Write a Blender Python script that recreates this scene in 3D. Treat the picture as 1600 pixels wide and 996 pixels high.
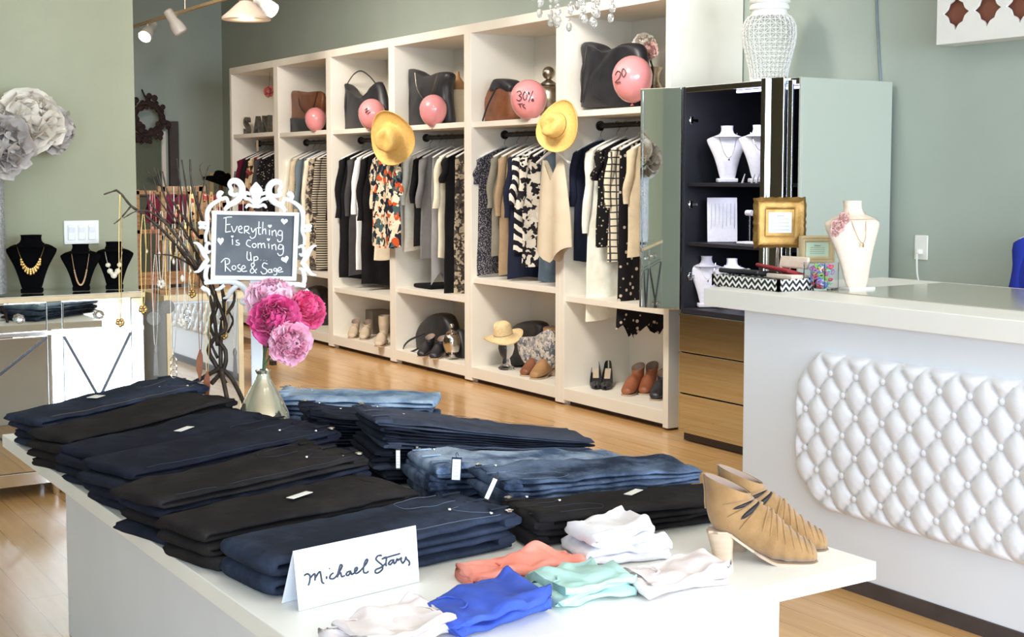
import bpy, bmesh, math, random
from mathutils import Vector, Matrix, noise
from mathutils.geometry import interpolate_bezier
PI = math.pi
scene = bpy.context.scene
for o in list(bpy.data.objects): bpy.data.objects.remove(o)
C = scene.collection

# ------------------------------------------------------------------ camera
CAM_H = 1.375
F_PX, CX, CY, HORIZON = 2097.0, 800.0, 430.0, 276.0
PITCH = math.atan((CY - HORIZON) / F_PX)
YAW = math.atan(1360 / math.hypot(F_PX, CY - HORIZON))
cam_data = bpy.data.cameras.new('camera')
cam = bpy.data.objects.new('camera', cam_data); C.objects.link(cam)
cam_data.sensor_width = 36; cam_data.lens = F_PX / 1600 * 36
cam_data.shift_y = -(498 - CY) / 1600
cam.location = (0, 0, CAM_H)
cam.rotation_euler = (PI / 2 - PITCH, 0, -YAW)
cam_data.clip_start = .05
scene.camera = cam

# ------------------------------------------------------------------ world, light, exposure
world = bpy.data.worlds.new('world'); scene.world = world; world.use_nodes = True
bg = world.node_tree.nodes['Background']
bg.inputs[0].default_value = (.75, .86, 1, 1); bg.inputs[1].default_value = 1.0
scene.view_settings.view_transform = 'Standard'
scene.view_settings.look = 'None'
scene.view_settings.exposure = -0.12
scene.view_settings.gamma = 1
scene.view_settings.use_curve_mapping = False

def area(name, loc, rot, sx, sy, power, col, spread=180):
    l = bpy.data.lights.new(name, 'AREA'); l.shape = 'RECTANGLE'; l.size = sx; l.size_y = sy
    l.energy = power; l.color = col; l.spread = math.radians(spread)
    o = bpy.data.objects.new(name, l); C.objects.link(o); o.location = loc; o.rotation_euler = rot
    return o
# daylight in the shop windows behind the camera, plus an added side fill
area('window_and_fill_daylight', (2.9, -4.75, 1.7), (PI / 2, 0, 0), 4.4, 2.6, 820, (.72, .85, 1.0))
area('window_and_fill_daylight', (-2.7, -1.9, 1.6), (PI / 2, 0, -PI / 2), 3.6, 2.2, 240, (.60, .79, 1.0))  # added side light, bluer, to cool and lift the counter front
area('window_and_fill_daylight', (-.9, -4.75, 1.7), (PI / 2, 0, 0), 2.6, 2.6, 230, (.74, .86, 1.0))
# warm ceiling panels of the sales floor
area('ceiling_light', (2.2, 3.0, 3.55), (0, 0, 0), 2.4, 3.6, 45, (1.0, .97, .92))
area('ceiling_light', (2.6, 7.6, 3.55), (0, 0, 0), 2.0, 3.4, 50, (1.0, .91, .80))
area('ceiling_light', (2.8, 10.6, 3.55), (0, 0, 0), 1.6, 2.4, 6, (1.0, .80, .56))

# unseen fill lamps added to brighten the wardrobe wall
def wash(loc, at, power, col, s=.5):
    o = area('wardrobe_fill', loc, (0, 0, 0), s, s, power, col, 95)
    o.rotation_euler = (Vector(at) - Vector(loc)).to_track_quat('-Z', 'Y').to_euler()
wash((2.5, 5.0, 3.4), (4.8, 7.2, .7), 50, (1.0, .95, .88), .8)
wash((2.3, 7.9, 3.3), (4.8, 10.0, .8), 46, (1.0, .93, .84), .8)
# ------------------------------------------------------------------ picture-to-place helpers
_fw = Vector((math.sin(YAW) * math.cos(PITCH), math.cos(YAW) * math.cos(PITCH), -math.sin(PITCH)))
_rt = Vector((math.cos(YAW), -math.sin(YAW), 0)); _up = _rt.cross(_fw)
def ray(px, py): return _fw * F_PX + _rt * (px - CX) - _up * (py - CY)
_o = Vector((0, 0, CAM_H))
def aX(px, py, X): r = ray(px, py); return _o + r * (X / r.x)
def aY(px, py, Y): r = ray(px, py); return _o + r * (Y / r.y)
def aZ(px, py, z): r = ray(px, py); return _o + r * ((z - CAM_H) / r.z)

# ------------------------------------------------------------------ materials
def lin(c):
    return tuple((x / 12.92 if x <= .04045 else ((x + .055) / 1.055) ** 2.4) for x in (v / 255 for v in c))
def base_mat(name, rgb, rough=.6, metal=0, sheen=0, spec=.5, coat=0, srgb=True):
    m = bpy.data.materials.new(name); m.use_nodes = True
    b = m.node_tree.nodes['Principled BSDF']
    c = lin(rgb) if srgb else rgb
    b.inputs['Base Color'].default_value = (*c, 1)
    b.inputs['Roughness'].default_value = rough; b.inputs['Metallic'].default_value = metal
    b.inputs['Specular IOR Level'].default_value = spec
    if sheen: b.inputs['Sheen Weight'].default_value = sheen
    if coat: b.inputs['Coat Weight'].default_value = coat; b.inputs['Coat Roughness'].default_value = .1
    m.diffuse_color = (*c, 1)
    return m
def N(m, t, **kw):
    n = m.node_tree.nodes.new(t)
    for k, v in kw.items():
        if hasattr(n, k) and k not in n.inputs: setattr(n, k, v)
        else: n.inputs[k].default_value = v
    return n
def L(m, a, b): m.node_tree.links.new(a, b)
def bsdf(m): return m.node_tree.nodes['Principled BSDF']
def coord(m, scale=(1, 1, 1), rot=(0, 0, 0)):
    t = N(m, 'ShaderNodeTexCoord'); mp = N(m, 'ShaderNodeMapping')
    mp.inputs['Scale'].default_value = scale; mp.inputs['Rotation'].default_value = rot
    L(m, t.outputs['Object'], mp.inputs['Vector']); return mp.outputs['Vector']
def ramp(m, src, stops, interp='LINEAR'):
    r = N(m, 'ShaderNodeValToRGB'); r.color_ramp.interpolation = interp
    e = r.color_ramp.elements
    while len(e) < len(stops): e.new(.5)
    for el, (p, c) in zip(e, stops): el.position = p; el.color = (*lin(c), 1)
    L(m, src, r.inputs['Fac']); return r.outputs['Color']
def bump(m, src, strength=.3, dist=.002):
    b = N(m, 'ShaderNodeBump', Strength=strength, Distance=dist)
    L(m, src, b.inputs['Height']); L(m, b.outputs['Normal'], bsdf(m).inputs['Normal'])
def noisy(name, c1, c2, scale=6, rough=.6, detail=4, bumpy=0, bscale=None, stretch=(1, 1, 1), **kw):
    m = base_mat(name, c1, rough, **kw)
    v = coord(m, stretch)
    n = N(m, 'ShaderNodeTexNoise', Scale=scale, Detail=detail); L(m, v, n.inputs['Vector'])
    L(m, ramp(m, n.outputs['Fac'], [(.3, c1), (.7, c2)]), bsdf(m).inputs['Base Color'])
    if bumpy:
        n2 = N(m, 'ShaderNodeTexNoise', Scale=bscale or scale * 8, Detail=3); L(m, v, n2.inputs['Vector'])
        bump(m, n2.outputs['Fac'], bumpy, .003)
    return m
def fabric(name, c1, c2=None, rough=.85, weave=900):
    c2 = c2 or tuple(min(255, int(x * 1.12 + 4)) for x in c1)
    m = base_mat(name, c1, rough, spec=.15)
    v = coord(m)
    n = N(m, 'ShaderNodeTexNoise', Scale=9, Detail=5); L(m, v, n.inputs['Vector'])
    L(m, ramp(m, n.outputs['Fac'], [(.35, c1), (.68, c2)]), bsdf(m).inputs['Base Color'])
    n2 = N(m, 'ShaderNodeTexNoise', Scale=45, Detail=4); L(m, v, n2.inputs['Vector'])
    bump(m, n2.outputs['Fac'], .35, .004)
    return m
def denim(name, dark, light, fade=(.45, .75)):
    m = base_mat(name, dark, .92, spec=.12)
    v = coord(m)
    n = N(m, 'ShaderNodeTexNoise', Scale=7, Detail=6, Roughness=.65); L(m, v, n.inputs['Vector'])
    L(m, ramp(m, n.outputs['Fac'], [(fade[0], dark), (fade[1], light)]), bsdf(m).inputs['Base Color'])
    w = N(m, 'ShaderNodeTexWave', Scale=180, Distortion=1.5); L(m, v, w.inputs['Vector'])
    n2 = N(m, 'ShaderNodeTexNoise', Scale=30, Detail=4); L(m, v, n2.inputs['Vector'])
    mx = N(m, 'ShaderNodeMath', operation='MULTIPLY_ADD'); mx.inputs[1].default_value = .12
    L(m, w.outputs['Fac'], mx.inputs[0]); L(m, n2.outputs['Fac'], mx.inputs[2])
    bump(m, mx.outputs[0], .45, .004)
    return m
def dots(name, bgc, fg, scale=60, size=.32):
    m = fabric(name, bgc); v = coord(m)
    vo = N(m, 'ShaderNodeTexVoronoi', Scale=scale); L(m, v, vo.inputs['Vector'])
    L(m, ramp(m, vo.outputs['Distance'], [(size, fg), (size + .04, bgc)]), bsdf(m).inputs['Base Color'])
    return m
def stripes(name, c1, c2, scale=14, axis='Z', dist=2.0, cut=.5):
    m = fabric(name, c1); v = coord(m)
    w = N(m, 'ShaderNodeTexWave', Scale=scale, Distortion=dist, bands_direction=axis); L(m, v, w.inputs['Vector'])
    L(m, ramp(m, w.outputs['Fac'], [(cut, c1), (cut + .05, c2)]), bsdf(m).inputs['Base Color'])
    return m
def plaid(name, c1, c2, s=7):
    m = fabric(name, c1); v = coord(m)
    outs = []
    for ax in 'ZX':
        w = N(m, 'ShaderNodeTexWave', Scale=s, Distortion=1.2, bands_direction=ax); L(m, v, w.inputs['Vector'])
        g = N(m, 'ShaderNodeMath', operation='GREATER_THAN'); g.inputs[1].default_value = .9
        L(m, w.outputs['Fac'], g.inputs[0]); outs.append(g.outputs[0])
    mx = N(m, 'ShaderNodeMath', operation='MAXIMUM'); L(m, outs[0], mx.inputs[0]); L(m, outs[1], mx.inputs[1])
    L(m, ramp(m, mx.outputs[0], [(.4, c1), (.6, c2)]), bsdf(m).inputs['Base Color'])
    return m
def floral(name, cols, scale=18):
    m = fabric(name, cols[0]); v = coord(m)
    n = N(m, 'ShaderNodeTexNoise', Scale=scale * .7, Detail=2); L(m, v, n.inputs['Vector'])
    ad = N(m, 'ShaderNodeVectorMath', operation='MULTIPLY_ADD'); ad.inputs[1].default_value = (.09, .09, .09)
    L(m, n.outputs['Color'], ad.inputs[0]); L(m, v, ad.inputs[2])
    vo = N(m, 'ShaderNodeTexVoronoi', Scale=scale); L(m, ad.outputs[0], vo.inputs['Vector'])
    sp = N(m, 'ShaderNodeSeparateColor'); L(m, vo.outputs['Color'], sp.inputs[0])
    k = len(cols)
    L(m, ramp(m, sp.outputs[0], [(i / k, c) for i, c in enumerate(cols)], 'CONSTANT'), bsdf(m).inputs['Base Color'])
    return m
def emit(name, rgb, power):
    m = base_mat(name, rgb, .4); b = bsdf(m)
    b.inputs['Emission Color'].default_value = (*lin(rgb), 1); b.inputs['Emission Strength'].default_value = power
    return m
def glass(name, rgb=(255, 255, 255), rough=.02, ior=1.45):
    m = base_mat(name, rgb, rough); b = bsdf(m); b.inputs['Transmission Weight'].default_value = 1; b.inputs['IOR'].default_value = ior
    return m

M = {}
M['wall'] = noisy('sage_paint', (166, 176, 166), (171, 181, 171), 3, .75, bumpy=.06, bscale=120)
M['wall_warm_lit'] = noisy('sage_paint_warm_light', (156, 156, 130), (162, 162, 136), 3, .75, bumpy=.06, bscale=120)  # same sage, with the partition's dimmer, warmer light put into the colour
M['ceil'] = noisy('ceiling_paint', (196, 192, 180), (204, 200, 188), 3, .9)
M['white'] = noisy('white_laminate', (238, 236, 230), (243, 241, 236), 3, .42)
M['base_white'] = noisy('white_paint', (231, 234, 241), (236, 239, 246), 3, .5)
M['ward'] = noisy('white_board', (233, 226, 212), (239, 233, 221), 4, .5)
M['mirror'] = noisy('mirror_glass', (228, 232, 230), (236, 238, 236), 2, .02, metal=1)
M['bevel'] = noisy('bevelled_glass', (225, 228, 232), (240, 242, 246), 9, .12, metal=1)
M['gold'] = noisy('gold_leaf', (186, 148, 84), (214, 178, 112), 22, .36, metal=1, bumpy=.2)
M['gilt'] = noisy('gilt_frame', (146, 110, 58), (178, 140, 84), 30, .42, metal=.9, bumpy=.4)
M['goldtrim'] = noisy('champagne_wood', (205, 182, 140), (220, 198, 158), 16, .4)
M['chrome'] = noisy('chrome', (208, 208, 208), (226, 226, 226), 5, .12, metal=1)
M['darkmetal'] = noisy('dark_metal', (52, 49, 48), (72, 68, 66), 30, .4, metal=.8, bumpy=.2)
M['branch'] = noisy('bronze_twig', (44, 36, 31), (84, 70, 58), 40, .5, metal=.4, bumpy=.5)
M['black'] = noisy('black_board', (18, 18, 26), (26, 26, 36), 10, .6)
M['velvet'] = noisy('black_velvet', (7, 7, 8), (12, 11, 13), 40, 1.0, spec=.05)
M['leatherette'] = noisy('pearl_leatherette', (229, 229, 234), (235, 235, 240), 8, .34, bumpy=.15, bscale=260)
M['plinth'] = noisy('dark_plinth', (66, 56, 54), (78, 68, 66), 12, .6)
M['cream'] = noisy('cream_linen', (222, 202, 182), (230, 212, 194), 60, .8, bumpy=.2)
M['lilac'] = noisy('white_linen', (222, 219, 228), (230, 227, 236), 60, .8, bumpy=.2)
M['plastic'] = noisy('white_plastic', (235, 233, 228), (240, 238, 233), 12, .4)
M['paper'] = noisy('white_card', (236, 238, 246), (241, 243, 250), 20, .55)
M['ink'] = noisy('marker_ink', (38, 44, 60), (52, 58, 76), 60, .6)
M['slate'] = noisy('chalkboard', (88, 92, 98), (108, 111, 116), 14, .85)
M['chalk'] = noisy('chalk', (238, 238, 238), (246, 246, 246), 90, .9)
M['resin'] = noisy('white_resin', (238, 238, 240), (246, 246, 248), 12, .4)
M['balloon'] = noisy('pink_latex', (226, 142, 144), (232, 154, 154), 3, .22, coat=.6)
bsdf(M['balloon']).inputs['Subsurface Weight'].default_value = .15
M['straw'] = noisy('yellow_straw', (222, 178, 96), (234, 194, 116), 70, .7, bumpy=.5, bscale=160)
M['straw2'] = noisy('pale_straw', (214, 188, 140), (228, 206, 162), 70, .7, bumpy=.5, bscale=160)
M['ribbon'] = noisy('black_ribbon', (26, 24, 26), (38, 35, 37), 40, .6)
M['suede'] = noisy('tan_suede', (140, 104, 62), (164, 126, 82), 26, .95, bumpy=.3, bscale=200, sheen=.3)
M['heelwood'] = noisy('stacked_heel', (186, 160, 134), (200, 176, 152), 10, .5, stretch=(1, 1, 12))
M['lining'] = noisy('taupe_lining', (146, 124, 112), (160, 138, 124), 20, .8)
M['brown'] = noisy('brown_leather', (112, 66, 42), (140, 86, 56), 14, .45, bumpy=.3)
M['rust'] = noisy('rust_leather', (132, 74, 46), (158, 92, 58), 14, .5, bumpy=.3)
M['tan'] = noisy('tan_leather', (152, 112, 72), (176, 134, 90), 14, .5, bumpy=.2)
M['blackleather'] = noisy('black_leather', (30, 30, 34), (44, 44, 50), 14, .42, bumpy=.3)
M['greyleather'] = noisy('grey_leather', (120, 112, 104), (138, 130, 122), 14, .5, bumpy=.3)
M['beige'] = noisy('beige_leather', (186, 168, 142), (202, 184, 160), 14, .5, bumpy=.2)
M['woodstand'] = noisy('rustic_wood', (126, 88, 54), (168, 126, 82), 8, .6, stretch=(1, 1, 9), bumpy=.3)
M['antique'] = noisy('antique_silver', (150, 142, 128), (188, 178, 160), 25, .3, metal=1, bumpy=.3)
M['glitter'] = noisy('silver_mosaic', (150, 152, 158), (232, 234, 240), 90, .25, metal=.7, bumpy=.8)
M['glass'] = glass('clear_glass')
M['darkbevel'] = noisy('grey_bevelled_glass', (70, 72, 80), (88, 90, 98), 9, .4, metal=.6)
M['crystal'] = glass('crystal', (250, 250, 250), .05, 1.6)
M['acrylic'] = glass('acrylic', (250, 252, 255), .04, 1.3)
M['bulb'] = emit('lit_bulb', (255, 244, 225), 14)
M['led'] = emit('led_strip', (190, 200, 255), 5)
M['cable'] = noisy('grey_blue_cable', (112, 124, 130), (122, 134, 140), 20, .6)
M['stem'] = noisy('flower_stem', (70, 92, 60), (92, 112, 74), 20, .7)
def petal_mat(name, a, b):
    m = noisy(name, a, b, 30, .65, detail=3, sheen=.1)
    bsdf(m).inputs['Subsurface Weight'].default_value = .1
    return m
M['magenta'] = petal_mat('magenta_petal', (206, 34, 112), (240, 104, 166))
M['hotpink'] = petal_mat('deep_pink_petal', (224, 44, 116), (250, 112, 160))
M['pink'] = petal_mat('soft_pink_petal', (244, 150, 184), (252, 206, 220))
M['palepink'] = petal_mat('pale_pink_petal', (246, 176, 202), (253, 222, 232))
M['papercream'] = petal_mat('cream_paper_petal', (226, 214, 198), (238, 228, 214))
M['papergrey'] = petal_mat('grey_paper_petal', (178, 168, 162), (204, 194, 186))
M['blush'] = petal_mat('blush_petal', (226, 176, 170), (240, 204, 196))
M['antiquerose'] = petal_mat('coral_petal', (206, 110, 104), (226, 140, 130))

# floor: honey planks running down the shop
mf = base_mat('floor_planks', (206, 160, 112), .25, coat=.3)
v = coord(mf, (1, 1, 1), (0, 0, PI / 2))
br = N(mf, 'ShaderNodeTexBrick', Scale=1.0); br.offset = .37; br.squash = 1
br.inputs['Brick Width'].default_value = 1.15; br.inputs['Row Height'].default_value = .112
br.inputs['Mortar Size'].default_value = .0012; br.inputs['Mortar Smooth'].default_value = .1
br.inputs['Color1'].default_value = (*lin((220, 176, 120)), 1); br.inputs['Color2'].default_value = (*lin((212, 166, 108)), 1)
br.inputs['Mortar'].default_value = (*lin((150, 108, 70)), 1)
L(mf, v, br.inputs['Vector'])
v2 = coord(mf, (14, .9, 1))
gn = N(mf, 'ShaderNodeTexNoise', Scale=3.2, Detail=7); L(mf, v2, gn.inputs['Vector'])
gr = ramp(mf, gn.outputs['Fac'], [(.25, (205, 190, 170)), (.75, (255, 255, 255))])
mx = N(mf, 'ShaderNodeMix', data_type='RGBA', blend_type='MULTIPLY'); mx.inputs[0].default_value = .55
L(mf, br.outputs['Color'], mx.inputs[6]); L(mf, gr, mx.inputs[7])
L(mf, mx.outputs[2], bsdf(mf).inputs['Base Color'])
bump(mf, br.outputs['Fac'], -.15, .001)
M['floor'] = mf

# ------------------------------------------------------------------ objects
def tag(o, label=None, cat=None, group=None, kind=None):
    if label: o['label'] = label
    if cat: o['category'] = cat
    if group: o['group'] = group
    if kind: o['kind'] = kind
    return o
def thing(name, label, cat, loc=(0, 0, 0), rotz=0, group=None):
    o = bpy.data.objects.new(name, None); C.objects.link(o)
    o.empty_display_size = .05
    o.location = loc; o.rotation_euler = (0, 0, rotz)
    return tag(o, label, cat, group)
def wmat(o):
    m = Matrix.LocRotScale(o.location, o.rotation_euler, o.scale)
    return wmat(o.parent) @ m if o.parent else m
class MB:
    def __init__(s): s.v = []; s.f = []; s.T = None
    def add(s, vs, fs):
        n = len(s.v)
        s.v += [Vector(p) for p in vs]; s.f += [tuple(i + n for i in f) for f in fs]; return s
    def box(s, c, d, rot=None):
        c = Vector(c); hx, hy, hz = d[0] / 2, d[1] / 2, d[2] / 2
        vs = [Vector((x, y, z)) for x in (-hx, hx) for y in (-hy, hy) for z in (-hz, hz)]
        if rot is not None: vs = [rot @ p for p in vs]
        return s.add([p + c for p in vs], [(0, 1, 3, 2), (4, 6, 7, 5), (0, 4, 5, 1), (2, 3, 7, 6), (0, 2, 6, 4), (1, 5, 7, 3)])
    def bb(s, a, b):
        a = Vector(a); b = Vector(b); d = b - a
        return s.box((a + b) / 2, (abs(d.x), abs(d.y), abs(d.z)))
    def loft(s, rings, cap0=True, cap1=True, closed=False):
        k = len(rings[0]); vs = [p for r in rings for p in r]; fs = []
        n = len(rings)
        for i in range(n if closed else n - 1):
            a, b = i * k, ((i + 1) % n) * k
            for j in range(k):
                j2 = (j + 1) % k
                fs.append((a + j, a + j2, b + j2, b + j))
        if not closed:
            if cap0: fs.append(tuple(range(k))[::-1])
            if cap1: fs.append(tuple(range((n - 1) * k, n * k)))
        return s.add(vs, fs)
    def tube(s, pts, r, k=8, cap=True, closed=False, flat=1, flatdir=None):
        pts = [Vector(p) for p in pts]; n = len(pts)
        rr = r if isinstance(r, (list, tuple)) else [r] * n
        rings = []; prev = None
        for i, p in enumerate(pts):
            a = pts[(i - 1) % n] if closed or i > 0 else p
            b = pts[(i + 1) % n] if closed or i < n - 1 else p
            t = (b - a)
            if t.length < 1e-9: t = Vector((0, 0, 1))
            t.normalize()
            if prev is None:
                ref = Vector(flatdir) if flatdir else (Vector((0, 0, 1)) if abs(t.z) < .9 else Vector((1, 0, 0)))
            else: ref = prev
            if flatdir: ref = Vector(flatdir)
            u = ref - t * ref.dot(t)
            if u.length < 1e-6: u = t.orthogonal()
            u.normalize(); w = t.cross(u); prev = u
            rings.append([p + (u * math.cos(2 * PI * j / k) * flat + w * math.sin(2 * PI * j / k)) * rr[i] for j in range(k)])
        return s.loft(rings, cap, cap, closed)
    def lathe(s, prof, c=(0, 0, 0), k=24, rot=None, sx=1, sy=1):
        c = Vector(c); rings = []
        for r, z in prof:
            ring = [Vector((r * math.cos(2 * PI * j / k) * sx, r * math.sin(2 * PI * j / k) * sy, z)) for j in range(k)]
            if rot is not None: ring = [rot @ p for p in ring]
            rings.append([p + c for p in ring])
        return s.loft(rings)
    def ball(s, c, r, k=12, n=8, sc=(1, 1, 1), rot=None):
        c = Vector(c); rings = []
        for i in range(n + 1):
            a = PI * i / n; rr = max(math.sin(a), .02) * r
            ring = [Vector((rr * math.cos(2 * PI * j / k) * sc[0], rr * math.sin(2 * PI * j / k) * sc[1], -math.cos(a) * r * sc[2])) for j in range(k)]
            if rot is not None: ring = [rot @ p for p in ring]
            rings.append([p + c for p in ring])
        return s.loft(rings)
    def grid(s, fn, nu, nv):
        vs = [fn(i / nu, j / nv) for i in range(nu + 1) for j in range(nv + 1)]
        fs = [(i * (nv + 1) + j, (i + 1) * (nv + 1) + j, (i + 1) * (nv + 1) + j + 1, i * (nv + 1) + j + 1) for i in range(nu) for j in range(nv)]
        return s.add(vs, fs)
    def prism(s, outline, to3, depth):      # outline 2D, to3(u,v,w)
        n = len(outline)
        vs = [to3(u, v, 0) for u, v in outline] + [to3(u, v, depth) for u, v in outline]
        fs = [tuple(range(n)), tuple(range(2 * n - 1, n - 1, -1))] + [(i, (i + 1) % n + 0, n + (i + 1) % n, n + i)[::-1] for i in range(n)]
        return s.add(vs, fs)
    def build(s, name, mat, parent=None, smooth=True, world=False, bevel=0, subd=0, solid=0, label=None, fix=True, auto=35):
        vs = s.v
        me = bpy.data.meshes.new(name)
        org = Vector((0, 0, 0))
        if parent is not None and world:
            inv = wmat(parent).inverted(); vs = [inv @ p for p in vs]
        if parent is None:
            mn = Vector((min(p.x for p in vs), min(p.y for p in vs), min(p.z for p in vs)))
            mxx = Vector((max(p.x for p in vs), max(p.y for p in vs), 0))
            org = Vector(((mn.x + mxx.x) / 2, (mn.y + mxx.y) / 2, mn.z)); vs = [p - org for p in vs]
        me.from_pydata([tuple(p) for p in vs], [], s.f)
        if fix:
            bm = bmesh.new(); bm.from_mesh(me); bmesh.ops.recalc_face_normals(bm, faces=bm.faces); bm.to_mesh(me); bm.free()
        mats = mat if isinstance(mat, (list, tuple)) else [mat]
        for mm in mats: me.materials.append(mm)
        if smooth:
            me.polygons.foreach_set('use_smooth', [True] * len(me.polygons))
            if auto: me.set_sharp_from_angle(angle=math.radians(auto))
        me.update()
        o = bpy.data.objects.new(name, me); C.objects.link(o)
        if parent is not None: o.parent = parent
        else: o.location = org
        if bevel:
            b = o.modifiers.new('bevel', 'BEVEL'); b.width = bevel; b.segments = 2; b.limit_method = 'ANGLE'
        if subd:
            b = o.modifiers.new('subsurf', 'SUBSURF'); b.levels = subd; b.render_levels = subd
        if solid:
            b = o.modifiers.new('solidify', 'SOLIDIFY'); b.thickness = solid; b.offset = 0
        if label: o['label'] = label
        return o
def struct(name, mb, mat, **kw): return tag(mb.build(name, mat, smooth=False, **kw), kind='structure')
def copy_tree(o, parent=None):
    c = o.copy(); C.objects.link(c); c.parent = parent
    for ch in list(o.children): copy_tree(ch, c)
    return c
def catmull(pts, n=6, closed=False):
    pts = [tuple(p) for p in pts]; out = []; N_ = len(pts)
    segs = N_ if closed else N_ - 1
    for i in range(segs):
        g = lambda j: pts[j % N_] if closed else pts[max(0, min(N_ - 1, j))]
        p0, p1, p2, p3 = g(i - 1), g(i), g(i + 1), g(i + 2)
        for k in range(n):
            t = k / n
            out.append(tuple(.5 * ((2 * b) + (-a + c) * t + (2 * a - 5 * b + 4 * c - d) * t * t + (-a + 3 * b - 3 * c + d) * t ** 3) for a, b, c, d in zip(p0, p1, p2, p3)))
    if not closed: out.append(pts[-1])
    return out
def nz(x, y, z, s=1.0): return noise.noise(Vector((x * s, y * s, z * s)))
def axis_rot(d, up=(0, 0, 1)):          # rotation taking local +z onto d
    return Vector(d).to_track_quat('Z', 'Y').to_matrix()
def filled(name, splines, mat, parent=None, extrude=.003, mtx=None, label=None, bevel=0):   # flat shapes with holes, real thickness
    cu = bpy.data.curves.new(name, 'CURVE'); cu.dimensions = '2D'; cu.fill_mode = 'BOTH'; cu.extrude = extrude; cu.bevel_depth = bevel
    for sp in splines:
        s = cu.splines.new('POLY'); s.points.add(len(sp) - 1); s.use_cyclic_u = True
        for p, q in zip(s.points, sp): p.co = (q[0], q[1], 0, 1)
    t = bpy.data.objects.new('t', cu); C.objects.link(t)
    me = bpy.data.meshes.new_from_object(t.evaluated_get(bpy.context.evaluated_depsgraph_get()))
    bpy.data.objects.remove(t); bpy.data.curves.remove(cu)
    if mtx is not None: me.transform(mtx)
    me.materials.clear(); me.materials.append(mat)
    o = bpy.data.objects.new(name, me); C.objects.link(o)
    if parent is not None: o.parent = parent
    if label: o['label'] = label
    return o
def letter_mesh(ch, size, depth):
    cu = bpy.data.curves.new('t', 'FONT'); cu.body = ch; cu.size = size; cu.extrude = depth; cu.offset = size * .02
    t = bpy.data.objects.new('t', cu); C.objects.link(t)
    me = bpy.data.meshes.new_from_object(t.evaluated_get(bpy.context.evaluated_depsgraph_get()))
    bpy.data.objects.remove(t); return me

# ================================================================== THE ROOM
WX = 5.13                     # face of the long right wall
def wallbox(name, a, b, m='wall'): return struct(name, MB().bb(a, b), M[m])
wallbox('floor', (-2.6, -4.8, -.1), (WX + .15, 13.7, 0), 'floor')
wallbox('ceiling', (-2.6, -4.8, 3.6), (WX + .15, 13.7, 3.7), 'ceil')
wallbox('wall_right', (WX, -4.8, 0), (WX + .15, 13.7, 3.6))
wallbox('wall_back', (-2.6, 13.5, 0), (WX, 13.65, 3.6))
wl = MB()
for a, b in (((-2.75, -4.8, 0), (-2.6, 13.7, .45)), ((-2.75, -4.8, 2.75), (-2.6, 13.7, 3.6)), ((-2.75, -4.8, .45), (-2.6, -3.75, 2.75)), ((-2.75, -.05, .45), (-2.6, 13.7, 2.75))): wl.bb(a, b)
struct('wall_left', wl, M['wall'])
w = MB()
for y in (-3.72, -1.9, -.08): w.bb((-2.7, y - .03, .45), (-2.64, y + .03, 2.75))
w.bb((-2.7, -3.75, .45), (-2.64, -.05, .5)); w.bb((-2.7, -3.75, 2.7), (-2.64, -.05, 2.75))
struct('window_3', w, M['base_white'])  # unseen side window, added to let in the side fill
wallbox('shade_soffit', (1.936, 6.22, 2.36), (3.5, 6.36, 3.6))  # unseen soffit added to keep daylight off the upper far wall
wallbox('wall_partition', (-2.6, 6.22, 0), (1.936, 6.36, 3.6), 'wall_warm_lit')
# shop-front wall behind the camera, with its two openings
fw_ = MB()
for a, b in (((-2.6, -4.65, 0), (WX, -4.5, .4)), ((-2.6, -4.65, 3.0), (WX, -4.5, 3.6)), ((-2.6, -4.65, .4), (-2.2, -4.5, 3.0)),
             ((.4, -4.65, .4), (.9, -4.5, 3.0)), ((5.1, -4.65, .4), (WX, -4.5, 3.0))): fw_.bb(a, b)
struct('wall_front', fw_, M['wall'])
for i, (x0, x1) in enumerate(((-2.2, .4), (.9, 5.1))):
    w = MB(); n = 2 if i == 0 else 3
    for k in range(n + 1):
        x = x0 + (x1 - x0) * k / n; w.bb((max(x - .03, x0), -4.62, .4), (min(x + .03, x1), -4.53, 3.0))
    w.bb((x0, -4.62, .4), (x1, -4.53, .46)); w.bb((x0, -4.62, 2.94), (x1, -4.53, 3.0))
    struct('window_%d' % (i + 1), w, M['base_white'])

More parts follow.
